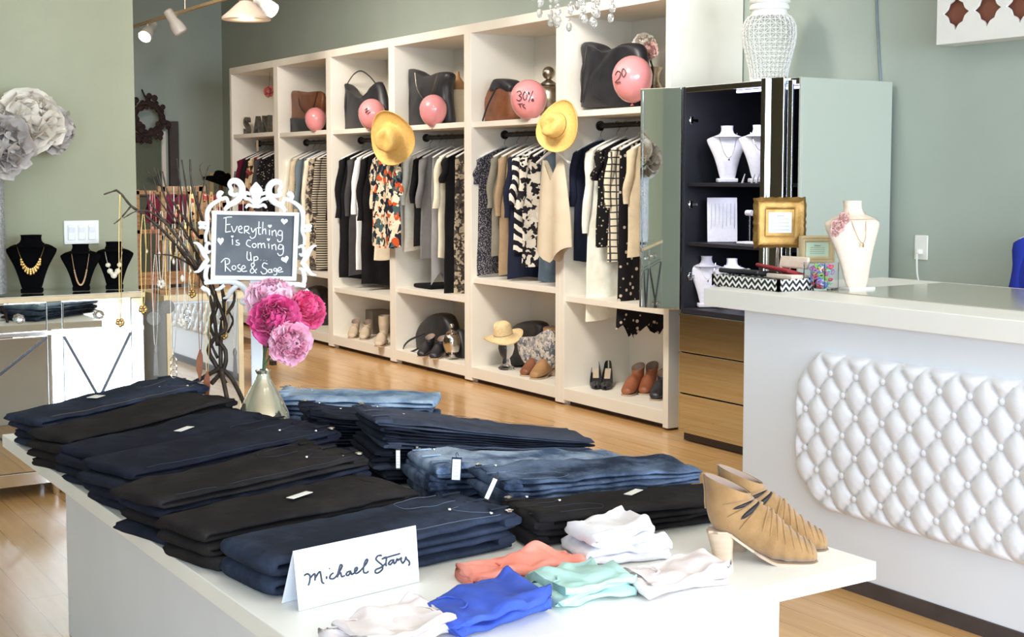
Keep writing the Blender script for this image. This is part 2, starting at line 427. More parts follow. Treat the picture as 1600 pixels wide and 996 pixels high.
# ================================================================== WARDROBE UNITS (open, doorless)
FX, BX = 4.61, 5.12
YB = [5.575, 6.60, 7.67, 8.745, 9.815, 10.875, 11.95]
UP = [1.742, 1.716, 1.721, 1.726, 1.731, 1.745]
LO = [.645, .685, .545, .47, .57, .60]
TOPZ = 2.375
ward_lab = ['white open wardrobe unit nearest the counter, tall end panel beside the mirrored cabinet',
            'white open wardrobe unit with the pale fedora on its floor',
            'white open wardrobe unit with black tote above and silver shaker on its floor',
            'white open wardrobe unit with the beige flats on its floor and hobo bag above',
            'white open wardrobe unit with the two-tone tote on its top shelf',
            'white open wardrobe unit at the far end with metal letters on its top shelf']
for i in range(6):
    y0, y1 = YB[i], YB[i + 1]
    r = thing('wardrobe', ward_lab[i], 'wardrobe', (4.86, (y0 + y1) / 2, 0), 0, 'open wardrobe units along the wall')
    P_ = .045
    for y in (y0, y1 - P_):
        MB().bb((FX, y, .012), (BX, y + P_, TOPZ)).build('side_panel', M['ward'], r, world=True, bevel=.002, smooth=False)
    MB().bb((FX, y0 + P_, TOPZ - .06), (BX, y1 - P_, TOPZ)).build('top_panel', M['ward'], r, world=True, bevel=.002, smooth=False)
    MB().bb((FX, y0 + P_, .032), (BX, y1 - P_, .105)).build('bottom_panel', M['ward'], r, world=True, bevel=.002, smooth=False)
    MB().bb((BX - .012, y0 + P_, .105), (BX - .002, y1 - P_, TOPZ - .06)).build('back_panel', M['ward'], r, world=True, smooth=False)
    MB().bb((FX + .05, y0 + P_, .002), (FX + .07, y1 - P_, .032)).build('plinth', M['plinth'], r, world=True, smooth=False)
    for z, nm in ((UP[i], 'upper_shelf'), (LO[i], 'lower_shelf')):
        MB().bb((FX + .012, y0 + P_, z - .018), (BX - .012, y1 - P_, z + .018)).build(nm, M['ward'], r, world=True, bevel=.002, smooth=False)
    zr = UP[i] - .062
    m = MB().tube([(4.87, y0 + P_, zr), (4.87, y1 - P_, zr)], .016, 12)
    m.tube([(4.87, y1 - P_ - .012, zr), (4.87, y1 - P_, zr)], .03, 14)
    m.build('clothes_rail', M['darkmetal'], r, world=True)
    MB().bb((4.64, y1 - P_ / 2 - .02, 0), (4.70, y1 - P_ / 2 + .02, .013)).build('foot', M['plastic'], r, world=True)

# ================================================================== GARMENTS
def garment(name, label, mat, y, hem_z, top_z, hw=.2, kind='shirt', x=4.87, rotz=0, seed=0, group=None, rail=True, hang='white', th=.014, flare=.02, amp=.012, sleeve=.5):
    """a garment on its hanger; local x = width, y = thickness, origin under the rail at the hem"""
    rnd = random.Random(seed); Hh = top_z - hem_z
    r = thing(name, label, 'clothing', (x, y, hem_z), rotz, group)
    k = 36; nr = 22; ph = rnd.uniform(0, 6); fr = rnd.uniform(5, 8)
    def top(u):
        a = abs(u) / hw
        if kind == 'tank': return Hh - .03 - .16 * (1 - min(1, a)) if a < .75 else Hh - .07
        return Hh - .02 - .075 * a ** 1.3
    def hem(u):
        a = u / hw
        if kind == 'tank': return .05 + .05 * math.cos(a * PI) * -1 + .02
        if kind == 'scarfhem': return .10 * abs(math.sin(a * 4 + ph)) + .02
        return .012 * math.sin(a * 3 + ph)
    rings = []
    for i in range(nr + 1):
        s = i / nr
        w = hw * (1 + flare * s * 4) if kind != 'tank' else hw * (.62 + .38 * s + .06 * math.sin(s * 3))
        if kind == 'pants': w = hw * (.62 + .1 * s)
        ring = []
        for j in range(k):
            a = 2 * PI * j / k
            cu = math.copysign(abs(math.cos(a)) ** .75, math.cos(a)); sv = math.sin(a)
            u = w * cu; t = th * (1 + .7 * s)
            uu = cu * hw
            z = top(uu) * (1 - s) + hem(uu) * s
            vv = t * sv + amp * (s ** .6) * math.sin(fr * cu + ph) + amp * .7 * s * nz(u * 9, z * 3, seed)
            ring.append(Vector((u + .006 * nz(z * 5, seed, 1), vv, z)))
        rings.append(ring)
    MB().loft(rings, False, False).build('garment_body', mat, r, auto=80)
    if kind in ('shirt', 'dress', 'jacket') and sleeve > 0:
        for sgn in (-1, 1):
            rr = []
            sl = Hh * sleeve if kind != 'dress' else .18
            for i in range(11):
                s = i / 10
                cx_ = sgn * (hw - .02 + .045 * math.sin(s * 1.4) + .012 * nz(s * 3, seed, sgn))
                cz = Hh - .085 - sl * s
                ra = .05 * (1 - .35 * s) + .006 * math.sin(s * 9 + ph)
                rr.append([Vector((cx_ + ra * .75 * math.cos(2 * PI * j / 12) , ra * .42 * math.sin(2 * PI * j / 12) + .006 * math.sin(s * 7 + ph), cz + .02 * math.cos(2 * PI * j / 12) * (1 - s) * -sgn)) for j in range(12)])
            MB().loft(rr, True, False).build('sleeve', mat, r, auto=80)
    # hanger: shoulder bar and wire hook
    hb = MB().tube([(-hw * .95, 0, Hh - .085), (-hw * .5, 0, Hh - .045), (0, 0, Hh - .005), (hw * .5, 0, Hh - .045), (hw * .95, 0, Hh - .085)], [.012, .011, .013, .011, .012], 8, flat=.6)
    h = hb.build('hanger', M['plastic'] if hang == 'white' else M['ribbon'], r)
    if rail:
        zr = rail - hem_z
        hk = MB().tube(catmull([(0, 0, Hh), (0, 0, zr - .045), (.02, 0, zr - .02), (.021, 0, zr + .008), (0, 0, zr + .022), (-.021, 0, zr + .008)], 4), .0022, 6)
        hk.build('hook', M['chrome'], h)
    return r
G = {
 'denimg': denim('washed_denim', (86, 98, 110), (118, 130, 140)),
 'navy': fabric('navy_knit', (28, 32, 48)), 'cream': fabric('cream_gauze', (226, 212, 186)), 'creamy': fabric('ivory_silk', (236, 228, 210)),
 'bdot': dots('black_print', (26, 24, 26), (180, 168, 150), 48, .22), 'plaid': plaid('cream_plaid', (226, 212, 184), (70, 66, 66), 8),
 'bfloral': dots('black_leaf_print', (28, 25, 28), (196, 180, 160), 26, .24), 'beige': fabric('beige_knit', (206, 188, 158)),
 'polka': dots('navy_polka', (28, 30, 44), (214, 206, 196), 52, .3), 'tweed': dots('grey_tweed', (46, 46, 58), (150, 144, 140), 120, .36),
 'olive': fabric('grey_olive_jersey', (122, 116, 102)), 'taupe': fabric('taupe_knit', (150, 126, 98)),
 'bw': stripes('black_white_stripe', (30, 30, 36), (232, 224, 210), 9, 'DIAGONAL', 3), 'bwp': floral('black_white_print', [(32, 30, 34), (226, 216, 200), (40, 38, 42), (214, 202, 184)], 30),
 'white': fabric('white_cotton', (236, 232, 226)), 'black': fabric('black_jersey', (20, 19, 21), (32, 30, 32)),
 'grey': fabric('grey_marl', (116, 114, 112)), 'silver': fabric('silver_grey_chiffon', (140, 138, 140)),
 'floral': floral('orange_floral_print', [(30, 32, 46), (222, 206, 178), (196, 84, 44), (230, 218, 194), (36, 38, 52), (70, 92, 92), (206, 182, 150)], 27),
 'bluegrey': fabric('dusty_blue_knit', (104, 116, 124)), 'pattern': floral('small_brown_print', [(92, 84, 76), (190, 172, 146), (60, 54, 52)], 40),
 'burg': fabric('burgundy_knit', (84, 22, 42)), 'redfloral': floral('red_floral_print', [(150, 60, 60), (206, 176, 130), (70, 40, 44), (222, 200, 160)], 24),
 'grstripe': stripes('dark_stripe', (40, 38, 40), (200, 186, 160), 16, 'Z', .3), 'tankbeige': fabric('oatmeal_jersey', (202, 186, 160), (210, 196, 172)),
 'darkgrey': fabric('charcoal_knit', (62, 60, 62)),
}
specs = {
 0: [(887, 455, 'denimg', 'pants', 'washed denim trousers with rolled cuff', .17), (898, 408, 'navy', 'shirt', 'navy short jacket', .19), (920, 500, 'creamy', 'shirt', 'long ivory blouse with drooping sleeve hem', .2),
     (935, 384, 'bdot', 'dress', 'black dress with small pale print', .19), (953, 412, 'plaid', 'shirt', 'cream shirt with thin black plaid lines', .21), (966, 540, 'bfloral', 'scarfhem', 'long black leaf print dress with pointed hem', .2),
     (984, 400, 'beige', 'shirt', 'beige knit top half behind the mirror door', .2)],
 1: [(738, 447, 'polka', 'dress', 'navy polka dot dress with pale dots', .19), (749, 432, 'tweed', 'dress', 'grey tweed dress with dark waistband', .2), (770, 402, 'olive', 'shirt', 'grey olive draped top', .19), (783, 430, 'taupe', 'shirt', 'taupe long cardigan', .19),
     (797, 447, 'navy', 'shirt', 'navy tunic', .2), (806, 392, 'bw', 'shirt', 'diagonal black and white striped top', .19), (818, 415, 'bwp', 'shirt', 'black and white printed blouse', .2), (832, 455, 'denimg', 'pants', 'washed denim shorts hanging behind the oatmeal tank', .17)],
 2: [(635, 392, 'creamy', 'shirt', 'ivory blouse with ruffled hem', .2), (650, 386, 'black', 'shirt', 'black blouse between ivory and grey tops', .19), (660, 402, 'grey', 'shirt', 'grey marl cardigan', .19), (676, 470, 'silver', 'scarfhem', 'silver grey chiffon top with long trailing hem', .16),
     (686, 404, 'cream', 'shirt', 'cream gauze blouse', .2), (697, 462, 'black', 'dress', 'long black sleeveless dress', .2), (712, 486, 'pattern', 'scarfhem', 'small brown print skirt', .17)],
 3: [(519, 452, 'black', 'shirt', 'leftmost long black cardigan of the black group', .2), (533, 436, 'black', 'shirt', 'middle long black cardigan of the black group', .2), (548, 430, 'darkgrey', 'shirt', 'charcoal cardigan', .19), (558, 424, 'white', 'shirt', 'white cotton shirt', .19),
     (567, 446, 'black', 'shirt', 'short black skirt hanging under the floral top', .19), (588, 405, 'cream', 'shirt', 'cream blouse with ragged hem', .19)],
 4: [(441, 430, 'cream', 'shirt', 'leftmost cream gauze blouse', .2), (450, 434, 'creamy', 'shirt', 'ivory long shirt', .19), (460, 430, 'beige', 'shirt', 'beige knit cardigan', .19), (468, 405, 'bluegrey', 'shirt', 'dusty blue knit vest', .19),
     (480, 420, 'cream', 'shirt', 'pale cream shirt before the brown print', .2), (487, 428, 'pattern', 'shirt', 'small brown print blouse', .19), (497, 445, 'grstripe', 'shirt', 'dark striped dress', .18)],
 5: [(375, 330, 'burg', 'shirt', 'burgundy knit top', .2), (384, 338, 'black', 'shirt', 'black top beside the burgundy knit', .19), (391, 350, 'redfloral', 'shirt', 'red floral blouse', .19), (402, 352, 'darkgrey', 'shirt', 'charcoal top', .19),
     (410, 350, 'bdot', 'dress', 'black printed dress', .19)],
}
bay_word = ['in the wardrobe nearest the counter', 'in the second wardrobe from the counter', 'in the third wardrobe from the counter', 'in the fourth wardrobe from the counter', 'in the fifth wardrobe from the counter', 'in the farthest wardrobe']
sd = 0
for b, lst in specs.items():
    for (px, hy, mk, kd, lab, hw) in lst:
        sd += 1
        front = aX(px, hy, 4.87 - hw)
        y = front.y
        zr = UP[b] - .062
        hem = max(front.z, .2) if hy >= 480 else max(front.z, LO[b] + .03)
        nm = {'dress': 'dress', 'pants': 'trousers', 'scarfhem': 'dress'}.get(kd, 'blouse')
        garment(nm, lab + ' hanging ' + bay_word[b], G[mk], y, hem, zr - .065, hw, kd, seed=sd, group='clothes on the wardrobe rails', rail=zr, sleeve=.45)

# the two outfits hung facing the room on the wardrobe posts
hx = FX - .05
tk = garment('tank_top', 'oatmeal racerback tank top on white hanger on the wardrobe front', G['tankbeige'], 6.6, aX(865, 416, hx).z, aX(865, 232, hx).z, .175, 'tank', x=hx, rotz=PI / 2, seed=77, rail=None, th=.02)
flr = garment('blouse', 'orange and navy floral top hung on the wardrobe post under a straw hat', G['floral'], aX(603, 300, hx).y, aX(603, 386, hx).z, aX(603, 232, hx).z, .2, 'shirt', x=hx, rotz=PI / 2, seed=78, rail=None, th=.02, sleeve=.35)
for t_, y_, z_ in ((tk, 6.6, aX(865, 232, hx).z), (flr, aX(603, 300, hx).y, aX(603, 232, hx).z)):
    hk = MB().tube(catmull([(hx, y_, z_ - .01), (hx, y_, z_ + .06), (hx + .02, y_, z_ + .09), (FX - .001, y_, z_ + .085)], 4), .0025, 6)
    hk.build('hook', M['chrome'], t_, world=True)

# ---- hats
def hat(name, label, loc, axis, R, mat, band=True, roll=0, crown=.1, floppy=.018, pinch=True):
    r = thing(name, label, 'hat', loc)
    rot = axis_rot(axis) @ Matrix.Rotation(roll, 3, 'Z')
    k = 40; prof = [(R, .012), (R * .985, .004), (R * .8, .0), (R * .6, 0), (R * .5, .004), (R * .475, .03), (R * .46, crown * .6), (R * .43, crown * .9), (R * .36, crown), (R * .2, crown * .96), (R * .03, crown * .93)]
    rings = []
    for rr, z in prof:
        ring = []
        for j in range(k):
            a = 2 * PI * j / k
            e = rr / R
            zz = z + (floppy * math.cos(2 * a) * max(0, (e - .5) * 2) if e > .5 else 0)
            x = rr * math.cos(a) * 1.06; y = rr * math.sin(a) * .96
            if pinch and z > crown * .5 and e < .5:
                zz -= crown * .16 * math.exp(-(y / (R * .13)) ** 2) * (1 if z > crown * .85 else .2)
                y *= 1 - .22 * max(0, math.cos(a)) * (z / crown)
            ring.append(rot @ Vector((x, y, zz)))
        rings.append(ring)
    MB().loft(rings, False, True).build('hat_body', mat, r, solid=.004, auto=80)
    if band:
        rings = []
        for z in (.006, .03):
            rings.append([rot @ Vector((R * .482 * math.cos(2 * PI * j / k) * 1.06, R * .482 * math.sin(2 * PI * j / k) * .96, z)) for j in range(k)])
        MB().loft(rings, False, False).build('hat_band', M['ribbon'], r, solid=.003)
    return r
hat('straw_hat', 'yellow straw fedora with thin black band above the oatmeal tank top', aX(874, 197, 4.49), (-.97, -.2, .1), .155, M['straw'], True, .4)
hat('straw_hat', 'wide brimmed yellow straw hat hung above the floral top', aX(612, 214, 4.48), (-.86, -.45, -.3), .19, M['straw'], False, 1.2, crown=.11, floppy=.03)

# ---- balloons
def squig(mb, strokes, to3, r): 
    for s in strokes: mb.tube([to3(*p) for p in (catmull(s, 4) if len(s) > 2 else s)], r, 6)
def balloon(px, py, X, rpx, label, ry=1.12, text=None):
    c = aX(px, py, X); d = (c - _o).dot(_fw); R = rpx / F_PX * d
    r = thing('balloon', label, 'balloon', (c.x, c.y, c.z - R * ry), 0, 'pink balloons on the wardrobe shelves')
    prof = []
    for i in range(17):
        a = PI * i / 16; z = -math.cos(a); rr = math.sin(a) * (1 - .10 * (1 - z) * .5 * (1 if z < 0 else .5))
        prof.append((max(rr, .02) * R, z * R * ry))
    MB().lathe(prof, c, 28).build('balloon_skin', M['balloon'], r, world=True)
    MB().lathe([(.006, -.012), (.011, -.014), (.004, -.002), (.003, .006)], (c.x, c.y, c.z - R * ry), 10).build('knot', M['balloon'], r, world=True)
    if text:
        v = (_o - c).normalized(); sd_ = v.cross(Vector((0, 0, 1))).normalized() * -1; u_ = v.cross(sd_) * 1
        if u_.z < 0: u_ = -u_
        mb = MB()
        for s in text:
            pts = []
            for (a, b_) in (catmull(s, 4) if len(s) > 2 else s):
                a *= R; b_ *= R
                w = math.sqrt(max(0, 1.015 * R * R - a * a - (b_ / ry) ** 2))
                pts.append(c + sd_ * a + u_ * b_ + v * w)
            mb.tube(pts, R * .022, 5)
        mb.build('marker_writing', M['ribbon'], r, world=True)
    return r
thirty = [[(-.62, .38), (-.45, .45), (-.38, .3), (-.5, .22), (-.36, .1), (-.48, -.05), (-.62, .02)], [(-.2, .42), (-.3, .2), (-.2, -.02), (-.08, .2), (-.2, .42)], [(.22, .45), (0, -.1)], [(.0, .4), (.05, .3), (-.03, .3), (.0, .4)], [(.2, .06), (.26, -.05), (.16, -.05), (.2, .06)],
          [(-.45, -.2), (-.42, -.4)], [(-.55, -.22), (-.3, -.2)], [(-.2, -.22), (-.3, -.32), (-.15, -.45)]]
two = [[(-.8, .2), (-.7, .38), (-.55, .3), (-.62, .05), (-.8, -.15), (-.55, -.12)], [(-.5, .3), (-.42, .5), (-.3, .3), (-.42, .1), (-.5, .3)]]
tick = [[(-.5, .3), (-.3, .45), (-.45, .1), (-.2, .35)], [(-.35, 0), (-.1, .2)]]
balloon(493, 187, 4.63, 17, 'small pink balloon in front of the two-tone tote')
balloon(581, 179, 4.63, 22, 'pink balloon half behind the wide straw hat', text=tick)
balloon(677, 173, 4.63, 22.5, 'round glossy pink balloon in front of the black tote with chain')
balloon(826, 156, 4.63, 30, 'pale pink balloon marked 30% beside the leather backpack', 1.05, thirty)
balloon(988, 124, 4.63, 33, 'largest pink balloon, in front of the big black bag', 1.12, two)

# ================================================================== GOODS ON THE WARDROBE SHELVES
def fit(outline, X):
    """bring the bag forward until its left side clears the wardrobe side panel on its left"""
    l = min(p[0] for p in outline); d = ray(l, 150); k = d.y / d.x
    walls = [y - .055 for y in YB[1:]]
    ym = k * X
    inside = [w for w in walls if w + .06 > k * 4.64 - .02]
    return min(X, inside[0] / k) if inside else X
def bag_mesh(pts_out, X, depth, puff=.02, seed=0, name='bag_body', mat=None, parent=None, n=10):
    """soft bag: outline given in the picture at plane X, real thickness, puffed faces"""
    o = [aX(px, py, X) for px, py in pts_out]
    c = sum(o, Vector()) / len(o)
    bay = [i_ for i_ in range(6) if YB[i_] <= c.y < YB[i_ + 1]]
    if bay:
        for p in o: p.y = max(YB[bay[0]] + .055, min(YB[bay[0] + 1] - .055, p.y))
    rings = []
    for i in range(n + 1):
        s = i / n; a = (s - .5) * PI
        sc = .82 + .18 * math.cos(a) if 0 < i < n else .8
        rings.append([Vector((X + depth * .5 * math.sin(a) + puff * 0, c.y + (p.y - c.y) * sc, c.z + (p.z - c.z) * (sc if p.z > c.z else sc * .15 + .85)) ) + Vector((.012 * nz(p.y * 9, p.z * 9, seed + i * .3), 0, 0)) for p in o])
    return MB().loft(rings).build(name, mat, parent, world=True, auto=60)
def bagthing(name, label, cat, outline, X, depth, mat, seed=0):
    X = max(fit(outline, X), 4.75); depth *= .75
    o = [aX(px, py, X) for px, py in outline]
    c = sum(o, Vector()) / len(o)
    r = thing(name, label, cat, (X, c.y, min(p.z for p in o)))
    ol = catmull(outline, 4, True)
    bag_mesh(ol, X, depth, seed=seed, mat=mat, parent=r)
    return r
def strap(r, pts, X, rad, mat, name='strap', k=8):
    X = r.location.x if r.type == 'EMPTY' else X
    p3 = [aX(p[0], p[1], X + (p[2] if len(p) > 2 else 0)) for p in pts]
    return MB().tube([Vector(p) for p in catmull(p3, 5)], rad, k, flat=.5, flatdir=(1, 0, 0)).build(name, mat, r, world=True)
r = bagthing('handbag', 'big soft black leather bag behind the largest balloon', 'bag', [(915, 68), (936, 68), (950, 78), (968, 74), (985, 67), (1005, 74), (1010, 120), (1012, 166), (960, 168), (910, 168), (908, 150), (916, 100)], 4.92, .14, M['blackleather'], 1)
strap(r, [(916, 70, -.06), (911, 110, -.075), (908, 160, -.06)], 4.92, .007, M['darkmetal'], 'zip_seam')
r = bagthing('backpack', 'small brown leather backpack with black flap beside the pale balloon', 'bag', [(782, 126), (800, 128), (806, 145), (806, 188), (770, 189), (758, 188), (764, 160), (772, 138)], 4.92, .14, M['brown'], 2)
bag_mesh(catmull([(780, 124), (803, 126), (806, 142), (790, 138), (774, 143)], 4, True), r.location.x - .004, .115, name='flap', mat=M['blackleather'], parent=r)
strap(r, [(775, 138, -.07), (762, 165, -.08), (754, 189, -.08)], 4.92, .008, M['blackleather'])
r = bagthing('tote_bag', 'black leather tote with chain strap behind the glossy balloon', 'bag', [(640, 111), (655, 110), (672, 119), (690, 113), (706, 115), (703, 140), (706, 198), (670, 200), (636, 199), (638, 150)], 4.93, .13, M['blackleather'], 3)
strap(r, [(648, 114, -.07), (652, 140, -.08), (666, 158, -.085), (676, 140, -.08), (684, 114, -.07)], 4.93, .005, M['antique'], 'chain_strap')
r = bagthing('hobo_bag', 'slouchy black hobo bag with thin loop strap beside the straw hat', 'bag', [(540, 132), (552, 142), (569, 152), (585, 140), (596, 128), (604, 160), (606, 203), (565, 205), (528, 203), (538, 180)], 4.92, .12, M['blackleather'], 4)
strap(r, [(541, 134, 0), (552, 117, 0), (564, 111, 0), (577, 119, 0), (588, 132, 0)], 4.92, .006, M['blackleather'])
r = bagthing('tote_bag', 'brown and black two-tone tote on the top shelf beside the small balloon', 'bag', [(454, 144), (480, 144), (505, 145), (505, 178), (504, 208), (480, 208), (456, 208), (455, 178)], 4.93, .1, M['brown'], 5)
bag_mesh(catmull([(455, 185), (480, 184), (506, 184), (505, 208), (480, 209), (456, 209)], 3, True), r.location.x - .003, .085, name='lower_panel', mat=M['blackleather'], parent=r)
strap(r, [(466, 144, -.03), (468, 165, -.042), (476, 176, -.044)], 4.93, .006, M['blackleather'])
strap(r, [(496, 144, -.03), (492, 160, -.042), (488, 174, -.044)], 4.93, .006, M['blackleather'])
# dress form with beige wrap
r = thing('dress_form', 'tan dress form in a beige wrap next to the black tote', 'dress form', tuple(aX(716, 193, 4.9)))
def formring(px, py, w, d): c = aX(px, py, 4.9); return [c + Vector((d * math.cos(2 * PI * j / 20), w * math.sin(2 * PI * j / 20), 0)) for j in range(20)]
MB().loft([formring(715, 112, .012, .012), formring(715, 120, .018, .018), formring(716, 126, .03, .03), formring(716, 134, .075, .06), formring(716, 142, .088, .07)]).build('neck', M['tan'], r, world=True)
MB().loft([formring(716, 141, .09, .075), formring(716, 152, .1, .085), formring(716, 175, .08, .07), formring(716, 194, .1, .08)]).build('wrap', G['tankbeige'], r, world=True)
# apothecary jar with ball finial
def jar(px, py_top, py_bot, X, label, mat, ball=True, name='lidded_jar', w=1.0):
    b = aX(px, py_bot, X); t = aX(px, py_top, X); h = t.z - b.z
    r = thing(name, label, 'jar', tuple(b))
    MB().lathe([(x * h * w, z * h) for x, z in ((.1, 0), (.16, .01), (.1, .04), (.08, .07), (.2, .14), (.25, .35), (.25, .52), (.2, .62), (.13, .66))], b, 28).build('jar_body', mat, r, world=True)
    lid = MB().lathe([(x * h * w, z * h) for x, z in ((.15, .66), (.15, .69), (.08, .74), (.03, .78))], b, 24).build('lid', mat, r, world=True)
    MB().ball(b + Vector((0, 0, h * .88)), h * .12 if ball else h * .07, 16, 10).build('finial', mat, lid, world=True)
    return r
jar(857, 104, 190, 4.93, 'antique silver lidded jar with ball finial behind the hat', M['antique'])
jar(706, 503, 557, 4.68, 'shiny silver lidded urn on the wardrobe floor beside black boots', M['chrome'], False, 'lidded_urn', 1.05)
# letters
mm = noisy('galvanised_letter', (92, 88, 80), (128, 122, 112), 40, .45, metal=.6, bumpy=.3)
for ch, px in (('S', 387), ('A', 403), ('N', 416)):
    me = letter_mesh(ch, .22, .02); me.materials.clear(); me.materials.append(mm)
    b = aX(px, 207, 4.70)
    o = bpy.data.objects.new('metal_letter', me); C.objects.link(o)
    me.transform(Matrix.Translation((-.06, 0, 0)))
    o.rotation_euler = (PI / 2, 0, -PI / 2); o.location = (b.x, b.y, UP[5] + .0185)
    tag(o, 'grey metal letter %s on the farthest top shelf' % ch, 'letter', 'metal letters on the top shelf')

# ---- flowers
def peony(c, R, d, mat, n=46, seed=0, name='bloom', parent=None, ruff=1.0, world=True, big=1.0, open_=1.75):
    rnd = random.Random(seed); mb = MB(); rot = axis_rot(d)
    c = Vector(c)
    for i in range(n):
        f = (i + .5) / n
        az = i * 2.39996 + rnd.uniform(-.3, .3)
        inc = (f ** .8) * open_ + rnd.uniform(-.12, .12)      # 0 upright .. >90deg drooping
        ln = R * (.5 + .42 * f) * rnd.uniform(.88, 1.08); w = R * (.30 + .42 * f) * big
        cup = .9 - .5 * f
        d0 = Vector((math.sin(inc) * math.cos(az), math.sin(inc) * math.sin(az), math.cos(inc)))
        side = Vector((-math.sin(az), math.cos(az), 0)); out = side.cross(d0) * -1
        ph = rnd.uniform(0, 6)
        def fn(u, v):
            t = u; s = v * 2 - 1
            wd = w * (math.sin(min(1, t * .85 + .12) * PI * .62)) * (1 if t < .85 else 1 - (t - .85) * 2.2)
            curl = -cup * ln * .35 * (math.sin(t * PI)) + ln * .16 * max(0, t - .7) * 3
            cu2 = -abs(s) ** 2 * w * .28
            p = d0 * (t * ln + R * .05) + side * (s * wd) + out * (curl + cu2 + ruff * R * .05 * math.sin(s * 5 + ph) * t + ruff * R * .03 * math.sin(t * 8 + ph))
            p += d0 * (ruff * R * .05 * math.sin(s * 9 + ph * 2) * (t > .9))
            return c + rot @ (p - d0 * 0 )
        mb.grid(fn, 6, 6)
    o = mb.build(name, mat, parent, world=world, fix=False, auto=0)
    return o
r = thing('vase', 'small silver vase of pale peonies behind the largest balloon', 'vase', tuple(aX(1022, 168, 4.93)))
b = aX(1022, 168, 4.93)
MB().lathe([(.03, 0), (.06, .01), (.07, .06), (.05, .11), (.028, .15), (.03, .19), (.05, .23)], b, 24).build('vase_body', M['antique'], r, world=True)
for (px, py, rr, mk, s) in ((1006, 68, .068, 'papercream', 3), (1012, 78, .06, 'blush', 4), (993, 82, .045, 'papercream', 6)):
    c = aX(px, py, 4.86)
    bl = peony(c, rr, (-.7, -.6, .4), M[mk], 40, s, parent=r)
    MB().tube([tuple(b + Vector((0, 0, .2))), tuple(c)], .004, 6).build('stem', M['stem'], bl, world=True)
c = aX(420, 143, 4.78)
r = thing('paper_rose', 'small coral rose hanging in the farthest wardrobe', 'flower', tuple(c))
peony(c, .055, (-.8, -.5, .1), M['antiquerose'], 34, 9, parent=r)
MB().tube([tuple(c), tuple(c + Vector((.02, 0, .25))), (c.x + .02, c.y, TOPZ - .06)], .0015, 5).build('string', M['ribbon'], r, world=True)
c = aX(402, 228, 4.66)
r = tag(MB().box(c, (.004, .045, .10)).build('price_tag', M['beige'], None, bevel=.002), 'pale pink paper tag hanging under the farthest top shelf', 'tag')

# ================================================================== SHOES
def shoe_rings(spec, scale=1.0, wid=1.0):
    sp = catmull(spec, 6); rings = []
    for (cx_, cz, ang, lat, inp) in sp:
        a = math.radians(ang); d = Vector((math.sin(a), 0, math.cos(a)))
        ring = []
        for j in range(24):
            t = 2 * PI * j / 24
            p = Vector((cx_, 0, cz)) + Vector((0, 1, 0)) * lat * wid * math.cos(t) + d * inp * math.sin(t)
            ring.append(p * scale)
        rings.append(ring)
    return rings
BOOT = [(.112, .019, 0, .003, .003), (.1105, .020, 0, .014, .009), (.107, .022, 0, .024, .015), (.098, .026, 0, .034, .021), (.072, .033, 0, .043, .030), (.034, .048, 4, .046, .044), (-.002, .066, 16, .042, .054), (-.04, .084, 36, .037, .058),
        (-.072, .112, 60, .036, .060), (-.088, .138, 80, .036, .053), (-.090, .162, 96, .038, .052), (-.094, .186, 112, .041, .057)]
def sole_z(x, h):
    if x > .02: return .004
    return .004 + (h - .004) * min(1, ((.02 - x) / .11)) ** 1.3
